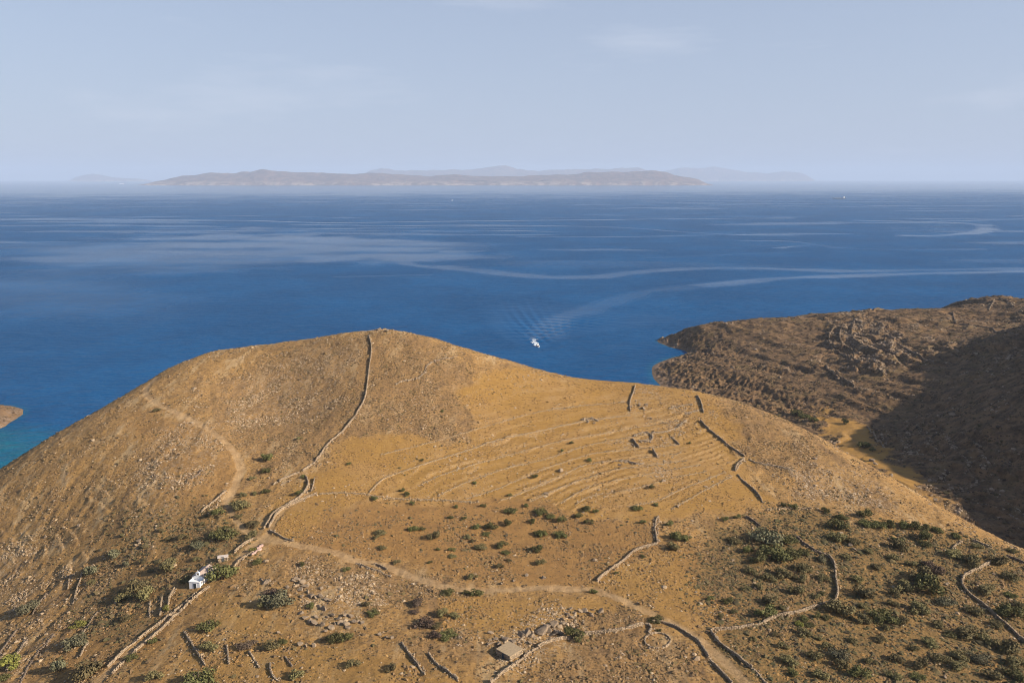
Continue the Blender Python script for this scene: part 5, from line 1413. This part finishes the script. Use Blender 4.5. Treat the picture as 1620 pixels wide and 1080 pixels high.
fb = MB().prism([(-1.7, 3.2), (1.7, 3.2), (1.8, 3.9), (-1.8, 3.9)], -5.2, 1.4).build('flybridge', GEL, boat)
MB().box(-1.3, 1.3, -4.2, -3.2, 3.9, 4.3).build('seat', NAVY, fb)
MB().box(-1.6, 1.6, -4.0, 0.2, 5.55, 5.68, 0.04).build('canopy', GEL, boat)
am = MB()
for sx in (-1.5, 1.5): am.tube((sx, -4.2, 3.7), (sx, -3.6, 5.6), 0.09).tube((sx, -0.2, 3.7), (sx, 0.0, 5.6), 0.06)
am.build('arch', GEL, boat)
rl = MB()
for r in rings[7:]:
    for q in (0, -1): rl.tube((r[q][0] * 0.94, r[q][1], r[q][2] - 0.1), (r[q][0] * 0.94, r[q][1], r[q][2] + 0.75), 0.025, 5)
for a, b in zip(rings[7:-1], rings[8:]):
    for q in (0, -1): rl.tube((a[q][0] * 0.94, a[q][1], a[q][2] + 0.75), (b[q][0] * 0.94, b[q][1], b[q][2] + 0.75), 0.03, 5)
rl.build('rail', STEEL, boat)
MB().box(-2.1, 2.1, -10.6, -9.45, 0.35, 0.5, 0.04).build('swim_platform', TEAK, boat)
MB().tube((0, -2.2, 5.6), (0, -2.4, 7.2), 0.05, 6).build('mast', GEL, boat)

rf_ = np.random.default_rng(5)
path = WAKE_PATH[:26]
dd_ = np.r_[0, np.cumsum(np.hypot(*np.diff(path, axis=0).T))]
n = 900
along = 60 * rf_.random(n) ** 1.9 + 5
cx, cyy = np.interp(along, dd_, path[:, 0]), np.interp(along, dd_, path[:, 1])
side = rf_.choice([-1.0, -0.35, 0.35, 1.0], n) * (1.2 + along * 0.045) + rf_.normal(0, 0.6 + along * 0.015, n)
tx_ = np.gradient(path[:, 0]); ty_ = np.gradient(path[:, 1]); tl = np.hypot(tx_, ty_)
nx_, ny_ = np.interp(along, dd_, -ty_ / tl), np.interp(along, dd_, tx_ / tl)
cen = np.c_[cx + nx_ * side, cyy + ny_ * side, rf_.uniform(0.0, 0.12, n)]
hf = np.c_[rf_.uniform(0.15, 0.7, n), rf_.uniform(0.15, 0.6, n), rf_.uniform(0.05, 0.16, n)] * (1 - along / 90)[:, None]
tag(link('wake_foam', stones_mesh('wake_foam', cen, hf, rf_.uniform(0, 3.14, n), rf_, 0.3), None, flat_mat('sea foam', (0.80, 0.84, 0.88), 0.9, 0.2)), kind='stuff')

# ---------------------------------------------------------------- ships far out
def ship(u, v, length, beam, hull_h, label, name, cat, hullmat, house, rz=0.0):
    p = sea_pt(u, v)
    root = empty(name, (p[0], p[1], 0), rz, label, cat)
    h = MB(); rings = []
    for t in np.linspace(0, 1, 13):
        x = -length / 2 + length * t
        bw = beam / 2 * (1 - max(0, 1 - t / 0.22) ** 2 * 0.98) * (1 - 0.12 * max(0, (t - 0.9) / 0.1))
        sh = hull_h * (1 + 0.28 * max(0, 1 - t / 0.14))
        rings.append([(x, -bw, sh), (x + 0.02 * length * (1 - t), -bw * 0.94, -1), (x + 0.02 * length * (1 - t), bw * 0.94, -1), (x, bw, sh), (x, -bw, sh)])
    vs = h.loft(rings); h.bm.faces.new(vs[-1][:4])
    h.build('hull', hullmat, root)
    for nm, mat, boxes in house:
        m = MB()
        for b in boxes: m.box(*b)
        m.build(nm, mat, root)
    return root
DKH = flat_mat('dark ship hull', (0.035, 0.045, 0.06), 0.6, 0.3)
HAT = flat_mat('pale hatch covers', (0.30, 0.34, 0.38), 0.7, 0.3)
WHT = flat_mat('white ship paint', (0.82, 0.82, 0.82), 0.5, 0.4)
ship(1327, 314.5, 140, 21, 7.5, "dark hulled cargo ship with white bridge at its stern far out", 'cargo_ship', 'ship', DKH,
     [('hatch', HAT, [(-48, -28, -7, 7, 7.5, 9.6), (-24, -4, -7, 7, 7.5, 9.6), (0, 20, -7, 7, 7.5, 9.6)]), ('deckhouse', WHT, [(46, 60, -9, 9, 7.5, 21), (47, 57, -10.5, 10.5, 21, 24)]),
      ('funnel', DKH, [(60.5, 66, -3, 3, 7.5, 23)]), ('mast', HAT, [(34, 35, -0.5, 0.5, 7.5, 22), (-56, -55, -0.5, 0.5, 9, 20), (50, 51, -0.5, 0.5, 24, 31)])])
ship(192, 291.6, 170, 25, 17, "tiny white ferry on the hazy horizon left of the island", 'ferry', 'ship', WHT,
     [('superstructure', WHT, [(-50, 76, -12, 12, 17, 25), (-40, 66, -11, 11, 25, 29)]), ('funnel', DKH, [(40, 52, -4, 4, 29, 38)]), ('bridge', WHT, [(-48, -40, -13, 13, 25, 31)]), ('window', VOID, [(-45, 70, -12.3, -12.0, 21, 22.5)])])
ship(715, 317.5, 14, 4, 1.5, "tiny pale sailing boat alone on the open channel", 'sailing_boat', 'boat', WHT,
     [('mast', WHT, [(-0.3, 0.1, -0.15, 0.15, 1.5, 19)]), ('sail', WHT, [(0.1, 6, -0.06, 0.06, 3, 6), (0.1, 4.3, -0.06, 0.06, 6, 10), (0.1, 2.4, -0.06, 0.06, 10, 15)]), ('cabin', WHT, [(-2, 3, -1.2, 1.2, 1.5, 2.4)])])
print('built in', round(time.time() - T0, 1), 's, ground grid', GX.shape)
